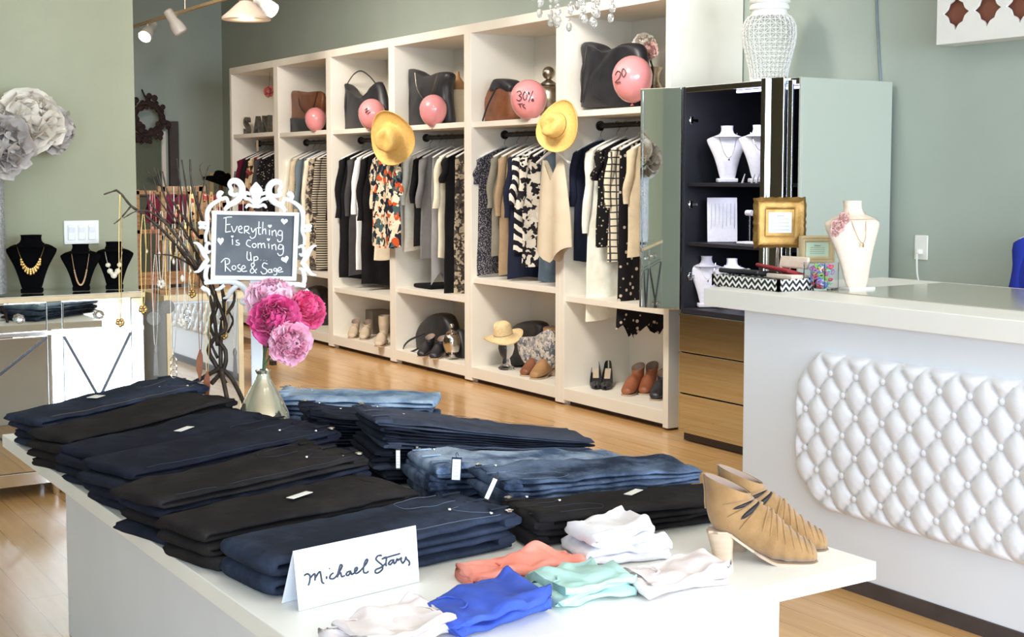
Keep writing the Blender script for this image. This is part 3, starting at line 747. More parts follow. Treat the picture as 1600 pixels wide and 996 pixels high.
def boot(name, label, loc, rotz, mat, scale=1.0, h=.075, cuts=0, heel='block', heelmat=None, group=None, shaft=0, pleat=0, low=False, toe=1.0):
    r = thing(name, label, 'shoe', loc, rotz, group)
    spec = [list(p) for p in BOOT]
    for p in spec:                       # lower heel: shear the rear down
        x = p[0]
        if x < .02: p[1] -= (.075 - h) * min(1, ((.02 - x) / .11)) ** 1.2
    if shaft: 
        for q in range(3): spec.append([spec[-1][0] - .001, spec[-1][1] + shaft / 3, 92, .046, .06])
    if low: spec = spec[:8]
    rings = shoe_rings(spec, 1.0)
    nR = len(rings)
    for i, ring in enumerate(rings):
        c = sum(ring, Vector()) / len(ring); s = i / nR
        for q in range(len(ring)):
            p = ring[q]
            if pleat and .12 < s < .62:
                p = c + (p - c) * (1 + .03 * math.sin(s * 95 + math.cos(2 * PI * q / 24) * 2.2))
            z0 = sole_z(p.x, h)
            if p.z < z0 + .004: p = Vector((p.x, p.y * (1.02), z0 + .004))
            ring[q] = p * scale
    body = MB().loft(rings, True, False)
    top = rings[-1]; c = sum(top, Vector()) / len(top)
    body.build('upper', mat, r, auto=60)
    def shr(R_, f_): c_ = sum(R_, Vector()) / len(R_); return [c_ + (p - c_) * f_ for p in R_]
    inner = [shr(rings[nR - 3], .90), shr(rings[nR - 6], .86), shr(rings[nR - 10], .8)]
    MB().loft([[c + (p - c) * .965 - Vector((0, 0, .001)) for p in top]] + inner, False, True).build('lining', M['lining'], r, auto=60)
    # sole
    sr = []
    for i in range(25):
        x = -.135 + .248 * i / 24
        hw_ = .030 + .012 * math.sin(max(0, (x + .03)) / .15 * PI * .9) if x > -.03 else .026 + .003 * math.cos((x + .1) * 30)
        if x > .09: hw_ *= math.sqrt(max(.02, 1 - ((x - .09) / .026) ** 2))
        if x < -.12: hw_ *= .7
        z = sole_z(x, h)
        sr.append([Vector((x, -hw_, z + .003)) * scale, Vector((x, -hw_, z - .004)) * scale, Vector((x, hw_, z - .004)) * scale, Vector((x, hw_, z + .003)) * scale])
    MB().loft(sr).build('sole', heelmat or M['heelwood'], r)
    # heel
    if heel == 'block':
        rr = []
        for i in range(6):
            s = i / 5; z = (h - .002) * (1 - s); wx = .033 - .010 * math.sin(s * PI * .5); wy = .031 - .005 * s
            cx_ = -.107 + .006 * s
            rr.append([Vector((cx_ + wx * math.copysign(abs(math.cos(t)) ** .6, math.cos(t)), wy * math.copysign(abs(math.sin(t)) ** .6, math.sin(t)), z)) * scale for t in [2 * PI * j / 16 for j in range(16)]])
        MB().loft(rr).build('heel', heelmat or M['heelwood'], r, auto=60)
    elif heel == 'stiletto':
        rr = []
        for i in range(6):
            s = i / 5; z = (h - .002) * (1 - s); w = .022 * (1 - s) ** 1.5 + .005
            rr.append([Vector((-.118 - .004 * s + w * math.cos(t), w * math.sin(t), z)) * scale for t in [2 * PI * j / 12 for j in range(12)]])
        MB().loft(rr).build('heel', heelmat or M['blackleather'], r, auto=60)
    # dark patches for the shaded slits between the ankle straps, and thin overlapping bands over the vamp
    def onshoe(f, t, out=1.012):
        f = max(0, min(nR - 1.001, f * nR)); i = int(f); g_ = f - i
        A, B = rings[i], rings[min(i + 1, nR - 1)]; t = (t % 1) * 24; j = int(t); h_ = t - j
        pa = A[j % 24] * (1 - h_) + A[(j + 1) % 24] * h_; pb = B[j % 24] * (1 - h_) + B[(j + 1) % 24] * h_
        p = pa * (1 - g_) + pb * g_; c = (sum(A, Vector()) / 24) * (1 - g_) + (sum(B, Vector()) / 24) * g_
        return c + (p - c) * out
    for q in range(cuts):
        f0 = .70 + .085 * q
        for side_ in (0, 1):
            outl = []
            n_ = 12
            for k_ in range(n_ + 1):
                s = k_ / n_; w_ = .021 * math.sin(PI * s) ** .6; t = .01 + .24 * s if side_ == 0 else .49 - .24 * s
                outl.append((f0 + .03 * s - w_, f0 + .03 * s + w_, t))
            m_ = MB(); vs = []; fs = []
            for (lo_, hi_, t) in outl: vs += [onshoe(lo_, t, 1.015), onshoe(hi_, t, 1.015)]
            for k_ in range(n_): fs.append((2 * k_, 2 * k_ + 1, 2 * k_ + 3, 2 * k_ + 2))
            m_.add(vs, fs).build('slit_shade', M['ribbon'], r, solid=.0008)
    if cuts:
        for f0, wd_ in ((.665, .0055), (.745, .0075), (.83, .006)):
            MB().tube([onshoe(f0 + .03 * math.sin(PI * (k_ / 20)), -.04 + .58 * k_ / 20, 1.012) for k_ in range(21)], [wd_ * scale * (.35 + .65 * math.sin(PI * k_ / 20)) for k_ in range(21)], 8, flat=.45, flatdir=(0, 0, 1)).build('strap', mat, r, auto=60)
        for q in range(8):
            f0 = .26 + .045 * q
            MB().tube([onshoe(f0 + .02 * math.sin(PI * k_ / 16), .02 + .46 * k_ / 16, 1.0) for k_ in range(17)], [.0009 + .0024 * math.sin(PI * k_ / 16) for k_ in range(17)], 6).build('vamp_band', mat, r, auto=60)
        MB().tube([onshoe(.80 + .2 * k_ / 6, .75, 1.02) for k_ in range(7)], .0055, 8, flat=.5, flatdir=(1, 0, 0)).build('heel_tab', mat, r)
    return r
def pump(name, label, loc, rotz, mat, group=None, scale=1.0, h=.09):
    r = thing(name, label, 'shoe', loc, rotz, group)
    # low open shoe: shell whose upper edge dips towards the toe
    nU, nA = 26, 15
    def fn(u, v):
        x = -.125 + .25 * u; z0 = h * max(0, min(1, (.03 - x) / .12)) ** 1.2
        hw_ = .036 * math.sin(min(1, (x + .16) / .2) * PI * .55)
        if x > .05: hw_ *= math.sqrt(max(.01, 1 - ((x - .05) / .078) ** 2))
        if x < -.095: hw_ *= math.sqrt(max(.05, 1 - ((-.095 - x) / .034) ** 2))
        wall = .052 - .03 * min(1, max(0, (x + .11) / .1)) if x < .035 else .034 - .2 * max(0, x - .07)
        a = (v - .5) * 2
        if x < .038:
            ax = abs(a)
            if ax < .45: return Vector((x, a / .45 * hw_ * .9, z0 + .003)) * scale
            t = (ax - .45) / .55
            return Vector((x, math.copysign(hw_ * (.9 + .12 * math.sin(t * PI)), a), z0 + .003 + wall * t)) * scale
        ang = a * PI
        return Vector((x, hw_ * math.sin(ang), z0 + .003 + wall * .5 * (1 - math.cos(ang)))) * scale
    MB().grid(fn, nU, nA).build('upper', mat, r, solid=.002, auto=50)
    rr = []
    for i in range(6):
        s = i / 5; z = h * (1 - s); w = .02 * (1 - s) ** 1.5 + .0045
        rr.append([Vector((-.108 - .004 * s + w * math.cos(t), w * math.sin(t), z)) * scale for t in [2 * PI * j / 12 for j in range(12)]])
    MB().loft(rr).build('heel', mat, r)
    MB().box((-.06, 0, h * .72 + .008), (.09, .036, .002), Matrix.Rotation(.62, 3, 'Y')).build('insole', M['beige'], r)
    return r
FL = .107
def fl(px, py, z=FL): p = aZ(px, py, z); return (p.x, p.y, z)
p_ = fl(931, 604); pump('pump_shoe', 'left black pointed pump on the wardrobe floor', p_, -2.2, M['blackleather'], 'black pumps', 1.0)
p_ = fl(948, 605); pump('pump_shoe', 'right black pointed pump on the wardrobe floor', p_, -2.3, M['blackleather'], 'black pumps', 1.0)
p_ = fl(988, 615); boot('ankle_boot', 'front rust brown slouchy ankle boot near the end panel', p_, PI + .5, M['rust'], .92, .05, group='rust ankle boots')
p_ = fl(1012, 613); boot('ankle_boot', 'rear rust brown slouchy ankle boot near the end panel', p_, PI + .6, M['rust'], .92, .05, group='rust ankle boots')
p_ = fl(1030, 622); boot('ankle_boot', 'black ankle boot half hidden beside the rust boots', p_, PI + .6, M['blackleather'], .9, .04)
p_ = fl(832, 585); boot('ankle_boot', 'brown boot with round buckle on the second wardrobe floor', p_, PI + .35, M['brown'], .95, .03, cuts=0)
bk = MB().tube([Vector((-.05 + .016 * math.cos(t), .047, .085 + .016 * math.sin(t))) for t in [2 * PI * j / 14 for j in range(14)]], .003, 6, closed=True)
last = [o for o in C.objects if o.get('label', '').startswith('brown boot with')][0]; bk.build('buckle', M['antique'], last)
p_ = fl(862, 587); boot('tall_boot', 'tan tall boot against the wardrobe post', (4.74, p_[1] - .03, FL), PI + .4, M['tan'], 1.0, .04, shaft=.16)
boot('ankle_boot', 'left beige ankle bootie on the fourth wardrobe floor', fl(553, 527), -2.25, M['beige'], .85, .03, group='beige booties')
boot('ankle_boot', 'right beige ankle bootie on the fourth wardrobe floor', fl(571, 529), -2.25, M['beige'], .85, .03, group='beige booties')
boot('tall_boot', 'beige tall boot with folded cuff beside the post', fl(596, 540), -2.3, M['beige'], .9, .03, shaft=.10)
b = aX(581, 490, 4.98)
tag(MB().bb((4.9, b.y - .17, FL), (5.06, b.y + .12, b.z + .04)).build('shoe_box', M['greyleather'], None, bevel=.005), 'grey box standing behind the beige shoes', 'box')
# bags on the floor of the wardrobes
r = bagthing('backpack', 'black backpack with curled strap on the third wardrobe floor', 'bag', [(668, 500), (684, 490), (704, 493), (712, 520), (710, 552), (690, 560), (664, 552), (655, 535), (660, 515)], 4.86, .16, M['blackleather'], 8)
strap(r, [(664, 522, -.08), (640, 532, -.12), (630, 545, -.14), (640, 551, -.16), (662, 540, -.16)], 4.86, .008, M['blackleather'])
boot('ankle_boot', 'left black ankle boot beside the silver urn', fl(665, 556), -2.5, M['blackleather'], .85, .04, group='black boots by the urn')
boot('ankle_boot', 'right black ankle boot beside the silver urn', fl(684, 559), -2.5, M['blackleather'], .85, .04, group='black boots by the urn')
r = bagthing('handbag', 'black pouch standing behind the silver urn by the post', 'bag', [(712, 520), (724, 518), (730, 565), (712, 568), (706, 545)], 4.80, .1, M['blackleather'], 10)
r = bagthing('handbag', 'black slouch bag behind the pale fedora', 'bag', [(806, 512), (824, 502), (848, 503), (852, 520), (840, 560), (815, 572), (795, 570), (798, 540)], 4.93, .14, M['blackleather'], 11)
r = bagthing('handbag', 'grey and cream patterned tapestry bag with fringe', 'bag', [(812, 530), (840, 525), (860, 514), (866, 540), (862, 575), (836, 578), (820, 560)], 4.80, .1, floral('tapestry', [(150, 148, 150), (206, 198, 186), (96, 100, 112), (184, 176, 168)], 50), 12)
r = bagthing('handbag', 'black bag on the fifth wardrobe floor', 'bag', [(484, 452), (505, 448), (513, 470), (512, 513), (490, 510), (480, 490)], 4.9, .14, M['blackleather'], 13)
# fedora on a glass head stand
c = aX(787, 520, 4.72)
hat('straw_hat', 'pale fedora with black band on the glass head stand', c + Vector((0, 0, -.035)), (-.22, -.12, 1), .125, M['straw2'], True, .9, crown=.105)
r = thing('head_stand', 'clear glass head stand under the pale fedora', 'stand', (c.x + .03, c.y, FL))
MB().lathe([(.05, 0), (.055, .01), (.03, .03), (.025, .07), (.045, .10), (.055, .14), (.05, .19), (.03, .215)], (c.x + .02, c.y, FL), 20).build('glass_head', M['acrylic'], r, world=True)
# folded things on lower shelves
tag(MB().bb((4.72, aX(640, 455, 4.8).y - .45, LO[2] + .02), (4.98, aX(640, 455, 4.8).y - .2, LO[2] + .05)).build('knit_top', G['black'], None, bevel=.012), 'black folded top lying on the third wardrobe lower shelf', 'clothing')

# ================================================================== MIRRORED JEWELLERY CABINET
CX0, CX1 = 4.50, 5.10; CY0, CY1, CM = 4.494, 5.345, 4.75; CT, CB = 1.832, .69
r = cab = thing('jewellery_cabinet', 'tall mirrored cabinet with black lit interior between wardrobe and counter', 'cabinet', ((CX0 + CX1) / 2, (CY0 + CY1) / 2, 0))
def part(nm, a, b, mat, p=None, bv=.002): return MB().bb(a, b).build(nm, M[mat] if isinstance(mat, str) else mat, p or r, world=True, smooth=False, bevel=bv)
side = base_mat('sage_reflection_tint', (176, 182, 170), .35)  # reflection of the sage wall put into the panel colour
part('side_panel', (CX0, CY0, .06), (CX1, CY0 + .02, CT), side)
part('side_panel', (CX0, CY1 - .02, .06), (CX1, CY1, CT), 'black')
part('top_panel', (CX0, CY0 + .02, CT - .03), (CX1, CY1 - .02, CT), 'bevel')
part('back_panel', (CX1 - .02, CY0 + .02, CB), (CX1 - .005, CY1 - .02, CT - .03), 'black')
part('divider', (CX0 - .0, CM - .02, CB), (CX1 - .02, CM + .0, CT - .03), 'black')
part('cabinet_floor', (CX0, CY0 + .02, CB - .02), (CX1 - .02, CY1 - .02, CB + .005), 'black')
S1, S2 = aX(1130, 289, CX0 + .02).z, aX(1130, 385, CX0 + .02).z
for z in (S1, S2):
    part('shelf', (CX0 + .02, CM, z - .009), (CX1 - .02, CY1 - .02, z + .009), 'black')
    part('shelf', (CX0 + .02, CY0 + .02, z - .009), (CX1 - .02, CM - .02, z + .009), 'black')
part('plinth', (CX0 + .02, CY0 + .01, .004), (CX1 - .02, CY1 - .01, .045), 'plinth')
# mirrored drawers
zs = [.048, .255, .47, .672]
for i in range(3):
    d = part('drawer', (CX0 - .014, CY0 + .005, zs[i] + .003), (CX0 + .02, CY1 - .005, zs[i + 1] - .003), 'mirror')
    part('bevel_strip', (CX0 - .017, CY0 + .005, zs[i + 1] - .012), (CX0 - .0145, CY1 - .005, zs[i + 1] - .004), 'bevel', d, 0)
part('carcass', (CX0 + .02, CY0 + .02, .05), (CX1 - .02, CY1 - .02, CB - .02), 'black')
# left mirror door, swung right back towards the wardrobe
a0 = Vector((CX0 - .01, CY1, 0)); a1 = aX(1001, 140, CX0 - .10); dd = Vector((a1.x - a0.x, a1.y - a0.y, 0))
nn = Vector((-dd.y, dd.x, 0)).normalized()
if nn.x > 0: nn = -nn
def door(z0, z1, a0, dd, t=.018, name='door', mat='mirror'):
    p = [a0, a0 + dd, a0 + dd - nn * t, a0 - nn * t]
    m_ = MB(); m_.add([Vector((q.x, q.y, z)) for z in (z0, z1) for q in p], [(0, 1, 2, 3), (4, 7, 6, 5), (0, 4, 5, 1), (1, 5, 6, 2), (2, 6, 7, 3), (3, 7, 4, 0)])
    return m_.build(name, M[mat], r, world=True, smooth=False, bevel=.002)
dl = door(CB - .005, CT, a0, dd)
for s in (0.0, .94):
    m_ = MB(); q0 = a0 + dd * s + nn * .002; q1 = a0 + dd * (s + .06) + nn * .002
    m_.tube([(q0.x, q0.y, CB), (q0.x, q0.y, CT - .01)], .003, 6).build('bevel_strip', M['bevel'], dl, world=True)
for z in (CT - .17, (CT + CB) / 2 - .03, CB + .17):
    MB().box((CX0 + .05, CY1 - .026, z), (.06, .012, .016)).box((CX0 + .035, CY1 - .028, z), (.02, .014, .04)).build('hinge', M['chrome'], cab, world=True, bevel=.002)
# right mirror door folded over the second compartment
part('door', (CX0 - .022, CM - .155, CB), (CX0 - .003, CM - .02, CT + .006), 'mirror')
part('edge_strip', (CX0 - .04, CM - .055, CB), (CX0 - .023, CM - .022, CT + .006), 'bevel')
part('edge_strip', (CX0 - .012, CY0 + .055, CB), (CX0 - .0, CY0 + .085, CT - .01), 'bevel')
part('edge_strip', (CX0 - .012, CY0 + .0, .05), (CX0 - .0, CY0 + .012, CT), side)
part('led_light', (CX0 + .06, CM + .03, CT - .045), (CX0 + .075, CM + .26, CT - .033), 'led')
part('led_light', (CX0 + .06, CY0 + .03, CT - .045), (CX0 + .075, CM - .05, CT - .033), 'led')
ll = bpy.data.lights.new('cabinet_lamp', 'AREA'); ll.shape = 'RECTANGLE'; ll.size = .3; ll.size_y = .05; ll.energy = 2.2; ll.color = (.82, .84, 1)
lo = bpy.data.objects.new('cabinet_lamp', ll); C.objects.link(lo); lo.location = (CX0 + .09, CM + .2, CT - .05); lo.rotation_euler = (0, -.3, PI / 2)
ll2 = ll.copy(); ll2.energy = 1.0; lo2 = bpy.data.objects.new('cabinet_lamp', ll2); C.objects.link(lo2); lo2.location = (CX0 + .14, CM + .25, S1 - .015); lo2.rotation_euler = (0, 0, PI / 2)
lo3 = lo2.copy(); C.objects.link(lo3); lo3.location.z = S2 - .015

# ---- necklace busts
def bust(name, label, loc, h, rotz, mat, wide=.34, group=None, lean=.12, foot=True, depth=.22, neck=1.0):
    """display bust: local -y is the chest"""
    r = thing(name, label, 'display bust', loc, rotz, group)
    prof = [(.0, .15), (.03, .19), (.10, .22), (.25, .27), (.42, .345), (.56, .43), (.66, .49), (.715, .50), (.745, .44), (.785, .30), (.82, .19), (.87, .155), (.93, .15), (.965, .16)]
    rings = []; wmx = wide * h / .5
    z0 = .055 if foot else 0
    if neck != 1: prof = [(s_, w_ * (1 + (neck - 1) * max(0, min(1, (s_ - .74) / .06)))) for s_, w_ in prof]
    for s, w in catmull(prof, 4):
        hw_ = w * wmx; ring = []
        hd = depth * h * (.30 + .45 * math.sin(min(1, s / .72) * PI * .62)) * .5
        if s > .76: hd = max(hw_ * .8, depth * h * .18)
        for j in range(28):
            t = 2 * PI * j / 28
            x = hw_ * math.cos(t); y = hd * math.sin(t)
            y += (abs(x) / wmx) ** 2 * h * .12                      # shoulders wrap back
            y += lean * h * (s - .35)                            # leans back
            ring.append(Vector((x, y, (z0 + s * (1 - z0)) * h)))
        rings.append(ring)
    MB().loft(rings).build('bust_body', mat, r, auto=60)
    if foot: MB().box((0, .02 * h, .012), (.34 * h, .26 * h, .02)).box((0, 0, .045 * h + .012), (.12 * h, .1 * h, .08 * h)).build('foot', mat, r, bevel=.004)
    return r
def necklace(name, label, loc, rotz, h, drop, mat, wn=.15, style='beads', wide=.34, group=None, lean=.12):
    """follows the chest of a bust of height h standing at loc"""
    R_ = Matrix.Rotation(rotz, 3, 'Z'); L_ = Vector(loc)
    def pt(t):    # t -1..1
        x = wn * h * math.copysign(abs(t) ** .8, t) * (1 if abs(t) > 0 else 0)
        z = h * (.84 - drop * (1 - abs(t) ** 1.7))
        y = -h * (.10 + .05 * math.sin((1 - abs(t)) * PI / 2)) + lean * h * (z / h - .35) + (.03 * h * abs(t) ** 3)
        return Vector((x, y, z))
    r = thing(name, label, 'necklace', tuple(L_ + R_ @ pt(0)), 0, group)
    pts = [L_ + R_ @ pt(-1 + 2 * i / 40) for i in range(41)]
    MB().tube(pts, .0011 if style != 'rope' else .003, 6).build('chain', mat, r, world=True)
    mb = MB()
    if style == 'bib':
        for row in range(3):
            for i in range(13 - row * 2):
                t = -.62 + 1.24 * (i + .5) / (13 - row * 2)
                p = L_ + R_ @ (pt(t) + Vector((0, -.004, -.010 * row * h / .3 - .004)))
                mb.ball(p, .0065 * h / .3, 8, 6, (1, .6, 1.3))
        mb.build('stones', mat, r, world=True)
    elif style == 'beads':
        for i in range(8, 33):
            mb.ball(pts[i] + R_ @ Vector((0, -.004, 0)), .0055 * h / .3, 8, 6)
        mb.build('beads', mat, r, world=True)
    elif style == 'cluster':
        for (u, vv, rr) in ((-.55, 0, .016), (-.33, -.1, .018), (0, -.18, .02), (.33, -.1, .018), (.55, 0, .016), (-.15, .0, .014), (.15, 0, .014), (0, -.36, .013)):
            p = pt(u); p.z += vv * .12 * h
            mb.ball(L_ + R_ @ (p + Vector((0, -.007, -.0))), rr * h / .3, 6, 5, (1, .5, .9))
        mb.build('stones', mat, r, world=True)
    elif style == 'drop':
        mb.ball(L_ + R_ @ (pt(0) + Vector((0, -.004, -.008))), .005, 8, 6, (1, .6, 1.5)).build('pendant', mat, r, world=True)
    return r
def cabbust(px, pyt, pyb, X, lab, rz=-.6, floor_z=None):
    b = aX(px, pyb, X); t = aX(px, pyt, X)
    return b, (t.z - b.z), rz
FACE = -YAW
for (px, X, z, ht, lab, drop) in ((1136, 4.66, S1 + .01, .30, 'white linen bust on the top cabinet shelf, left of its twin', .42), (1186, 4.72, S1 + .01, .30, 'white linen bust at the right of the top cabinet shelf', .3),
                                  (1106, 4.62, CB + .007, .275, 'white linen bust lowest in the cabinet, beside the hinge', .3), (1146, 4.70, CB + .007, .265, 'white linen bust lowest in the cabinet, behind the patterned box', .3)):
    y = aX(px, 300, X).y
    ht = ht if z > CB + .1 else ht
    bust('display_bust', lab, (X, y, z), ht, FACE, M['lilac'], group='white busts in the jewellery cabinet')
    if drop: necklace('necklace', 'fine silver chain on the ' + lab.replace('white linen', 'white'), (X, y, z), FACE, ht, drop, M['chrome'], .16, 'drop')
# ring fingers and card
p = aX(1165, 283, 4.62)
for k in range(5):
    q = aX(1160 + (0 if k == 0 else 8 + k * 7), 283, 4.60)
    rr = []
    for i in range(7):
        s = i / 6
        rr.append([Vector((q.x + .0, q.y, S1 + .0095)) + Vector((.006 * math.cos(t) * (1 - .5 * s), .006 * math.sin(t) * (1 - .5 * s) - .018 * s, .045 * s)) for t in [2 * PI * j / 10 for j in range(10)]])
    tag(MB().loft(rr).build('ring_cone', M['lilac']), 'small white ring cone, number %s from the left on the top cabinet shelf' % ['one', 'two', 'three', 'four', 'five'][k], 'ring holder', 'ring cones')
b = aX(1129, 380, 4.66); z0 = S2 + .0095
r2 = thing('earring_card', 'white necklace card leaning inside the cabinet', 'display card', (b.x, b.y, z0), FACE)
MB().box((0, .02, .115), (.155, .006, .23), Matrix.Rotation(-.12, 3, 'X')).build('card', M['lilac'], r2, bevel=.002)
for k in range(7):
    x = -.06 + .02 * k
    MB().tube([(x, .0, .2), (x + .001, .002, .10 + .02 * math.sin(k * 2)), (x, .004, .07 + .01 * (k % 3))], .0012, 5).build('fine_chain', M['chrome'], r2)
tag(MB().tube([Vector(aX(1171, 333, 4.64)) + Vector((0, -.02, 0)), Vector(aX(1171, 333, 4.64)) + Vector((0, .02, 0))], .014, 12).build('ring_roll', M['lilac']), 'small white bracelet roll beside the gold frame', 'ring holder')
bb_ = aX(1171, 333, 4.64)
MBp = MB().lathe([(.02, 0), (.02, .004), (.004, .006), (.004, bb_.z - S2 - .022)], (bb_.x, bb_.y, S2 + .0095), 12)
tag(MBp.build('roll_stand', M['acrylic']), 'slim stand holding the bracelet roll', 'stand')
tag(MB().bb((4.6, aX(1170, 380, 4.6).y - .05, S2 + .01), (4.68, aX(1150, 380, 4.6).y, S2 + .022)).build('ring_tray', M['lilac'], None, bevel=.004), 'low white ring tray beside the necklace card', 'tray')

# ---- pierced white ginger jar on the cabinet
b = Vector((4.80, aX(1201, 120, 4.80).y, CT)); h = .44
r = thing('ginger_jar', 'white pierced lattice ginger jar on top of the mirrored cabinet', 'jar', tuple(b))
prof = [(.085, .0), (.092, .03), (.098, .08), (.112, .14), (.128, .20), (.136, .26), (.132, .30), (.118, .335), (.10, .352)]
def prad(z):
    for (r0, z0), (r1, z1) in zip(prof, prof[1:]):
        if z <= z1: return r0 + (r1 - r0) * (z - z0) / (z1 - z0)
    return prof[-1][0]
mb = MB(); NC, NR_ = 15, 7
vid = {}
def vv(i, j):   # half-step lattice
    key = (i % (2 * NC), j)
    if key not in vid:
        z = .025 + .32 * j / (2 * NR_); a = PI * i / NC
        vid[key] = len(mb.v); mb.v.append(b + Vector((prad(z) * math.cos(a), prad(z) * math.sin(a), z)))
    return vid[key]
for i in range(NC):
    for j in range(NR_):
        c_ = vv(2 * i + 1, 2 * j + 1)
        ring = [vv(2 * i, 2 * j), vv(2 * i + 1, 2 * j), vv(2 * i + 2, 2 * j), vv(2 * i + 2, 2 * j + 1), vv(2 * i + 2, 2 * j + 2), vv(2 * i + 1, 2 * j + 2), vv(2 * i, 2 * j + 2), vv(2 * i, 2 * j + 1)]
        for k in range(8): mb.f.append((c_, ring[k], ring[(k + 1) % 8]))
o = mb.build('pierced_wall', M['plastic'], r, world=True)
w = o.modifiers.new('wire', 'WIREFRAME'); w.thickness = .0062; w.use_even_offset = False; w.use_replace = True
MB().lathe([(.06, 0), (.095, .0), (.098, .012), (.092, .03), (.08, .03)], b, 40).build('base_ring', M['plastic'], r, world=True)
MB().lathe([(.095, .34), (.104, .345), (.09, .36), (.085, .375), (.1, .38), (.1, .395), (.09, .41)], b, 40).build('neck', M['plastic'], r, world=True)
ld = MB().lathe([(.098, .41), (.105, .42), (.08, .46), (.03, .48), (.02, .50), (.03, .52), (.005, .54)], b, 40).build('lid', M['plastic'], r, world=True)

# ================================================================== COUNTER
r = cnt = thing('sales_counter', 'white sales counter with tufted front and overhanging top', 'counter', (3.75, 2.5, 0))
part('countertop', (3.28, 1.1, .898), (4.24, 3.765, .965), 'white', r, .003)
part('counter_base', (3.32, 1.3, .05), (4.1, 3.59, .898), 'base_white', r, .002)
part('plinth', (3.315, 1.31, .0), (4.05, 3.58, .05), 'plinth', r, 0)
part('glass_inset', (3.52, 1.2, .9655), (4.19, 3.42, .968), base_mat('smoked_glass_top', (176, 170, 154), .12), r, 0)
# tufted panel
ZB, ZT, YL, YR = .25, .787, 3.315, 1.4
def left_edge(z):
    d = 0
    t = max(0, (z - (ZT - .125)) / .125); d = max(d, .105 * t ** 1.3)
    t = max(0, (ZB + .13 - z) / .13); d = max(d, .165 * t ** 1.5)
    return YL - d
DY, DZ = .112, .0672
nU, nV = 300, 84
btn = set()
def tuft(u, v):
    z = ZB + (ZT - ZB) * v; y = left_edge(z) + (YR - left_edge(z)) * u
    a = (YL - y) / DY; c_ = (z - ZB) / (2 * DZ)
    p, q = a + c_, a - c_
    s = abs(math.sin(PI * p) * math.sin(PI * q))
    near = min(math.hypot((y - (YL - ay * DY / 2)), (z - (ZB + az * DZ))) for ay in (round((YL - y) / DY * 2), ) for az in (round((z - ZB) / DZ),)) if False else 1
    hgt = .012 + .022 * s ** .42
    e = min(1, (left_edge(z) - y) / .03, (z - ZB) / .03, (ZT - z) / .03, (y - YR) / .03)
    hgt = hgt * math.sin(max(0, e) * PI / 2) ** .6 + .002 if e > 0 else .0
    hgt += .002 * math.sin(p * 20) * (1 - s) * .4
    return Vector((3.32 - hgt, y, z))
tp = MB().grid(tuft, nU, nV).build('tufted_panel', M['leatherette'], r, world=True, auto=0)
k = 0
for j in range(0, 9):
    z = ZB + j * DZ
    for i in range(0, 20):
        y = YL - (i + (0 if j % 2 == 0 else .5)) * DY
        if z < ZB + .02 or z > ZT - .02 or y > left_edge(z) - .025 or y < 2.25: continue
        MB().ball((3.32 - .021, y, z), .0115, 12, 6, (.6, 1, 1)).build('button', M['leatherette'], tp, world=True)

# ---- things on the counter
zc = .966
def chevron_mat():
    m = base_mat('chevron_paper', (240, 238, 232), .5); v = coord(m)
    sep = N(m, 'ShaderNodeSeparateXYZ'); L(m, v, sep.inputs[0])
    ad = N(m, 'ShaderNodeMath', operation='ADD'); L(m, sep.outputs['X'], ad.inputs[0]); L(m, sep.outputs['Y'], ad.inputs[1])
    pp = N(m, 'ShaderNodeMath', operation='PINGPONG'); pp.inputs[1].default_value = .017; L(m, ad.outputs[0], pp.inputs[0])
    su = N(m, 'ShaderNodeMath', operation='ADD'); L(m, pp.outputs[0], su.inputs[0]); L(m, sep.outputs['Z'], su.inputs[1])
    md = N(m, 'ShaderNodeMath', operation='PINGPONG'); md.inputs[1].default_value = .0115; L(m, su.outputs[0], md.inputs[0])
    dv = N(m, 'ShaderNodeMath', operation='MULTIPLY'); dv.inputs[1].default_value = 1 / .0115; L(m, md.outputs[0], dv.inputs[0])
    L(m, ramp(m, dv.outputs[0], [(.45, (238, 236, 230)), (.46, (30, 28, 30))], 'CONSTANT'), bsdf(m).inputs['Base Color'])
    return m
p0, p1 = aZ(1112, 446, zc), aZ(1215, 457, zc)
r = thing('display_tray', 'black and white chevron tray on the counter end', 'tray', (3.44, 3.65, zc))
ch = chevron_mat()
for a_, b_ in (((3.375, 3.475, zc), (3.385, 3.83, zc + .042)), ((3.375, 3.475, zc), (3.56, 3.485, zc + .042)), ((3.55, 3.475, zc), (3.56, 3.83, zc + .042)), ((3.375, 3.82, zc), (3.56, 3.83, zc + .042))):
    MB().bb(a_, b_).build('tray_side', ch, r, world=True, smooth=False)
MB().bb((3.385, 3.485, zc), (3.55, 3.82, zc + .03)).build('tray_floor', M['ribbon'], r, world=True)
def wallet(name, label, c, s, rot, mat, clasp=True):
    r = thing(name, label, 'wallet', c, 0)
    o = MB().box((0, 0, s[2] / 2), s).build('wallet_body', mat, r, bevel=.006); o.rotation_euler = rot
    if clasp: MB().lathe([(.009, 0), (.008, .004), (.002, .006)], (0, 0, s[2]), 12).build('clasp', M['chrome'], o)
    return r
wallet('wallet', 'charcoal leather clutch wallet lying on the chevron tray', (3.455, 3.72, zc + .043), (.12, .19, .018), (0, .12, .12), M['blackleather'])
wallet('wallet', 'deep red wallet standing open behind the charcoal clutch', (3.50, 3.60, zc + .060), (.10, .16, .014), (.10, .22, .1), noisy('red_leather', (142, 36, 44), (162, 48, 56), 20, .45))
wallet('wallet', 'ivory wallet leaning behind the red wallet', (3.54, 3.57, zc + .072), (.012, .14, .045), (0, .25, .05), M['cream'], False)
wallet('wallet', 'cream wallet under the red wallet on the chevron tray', (3.50, 3.56, zc + .034), (.09, .13, .02), (0, .05, .05), M['cream'], False)
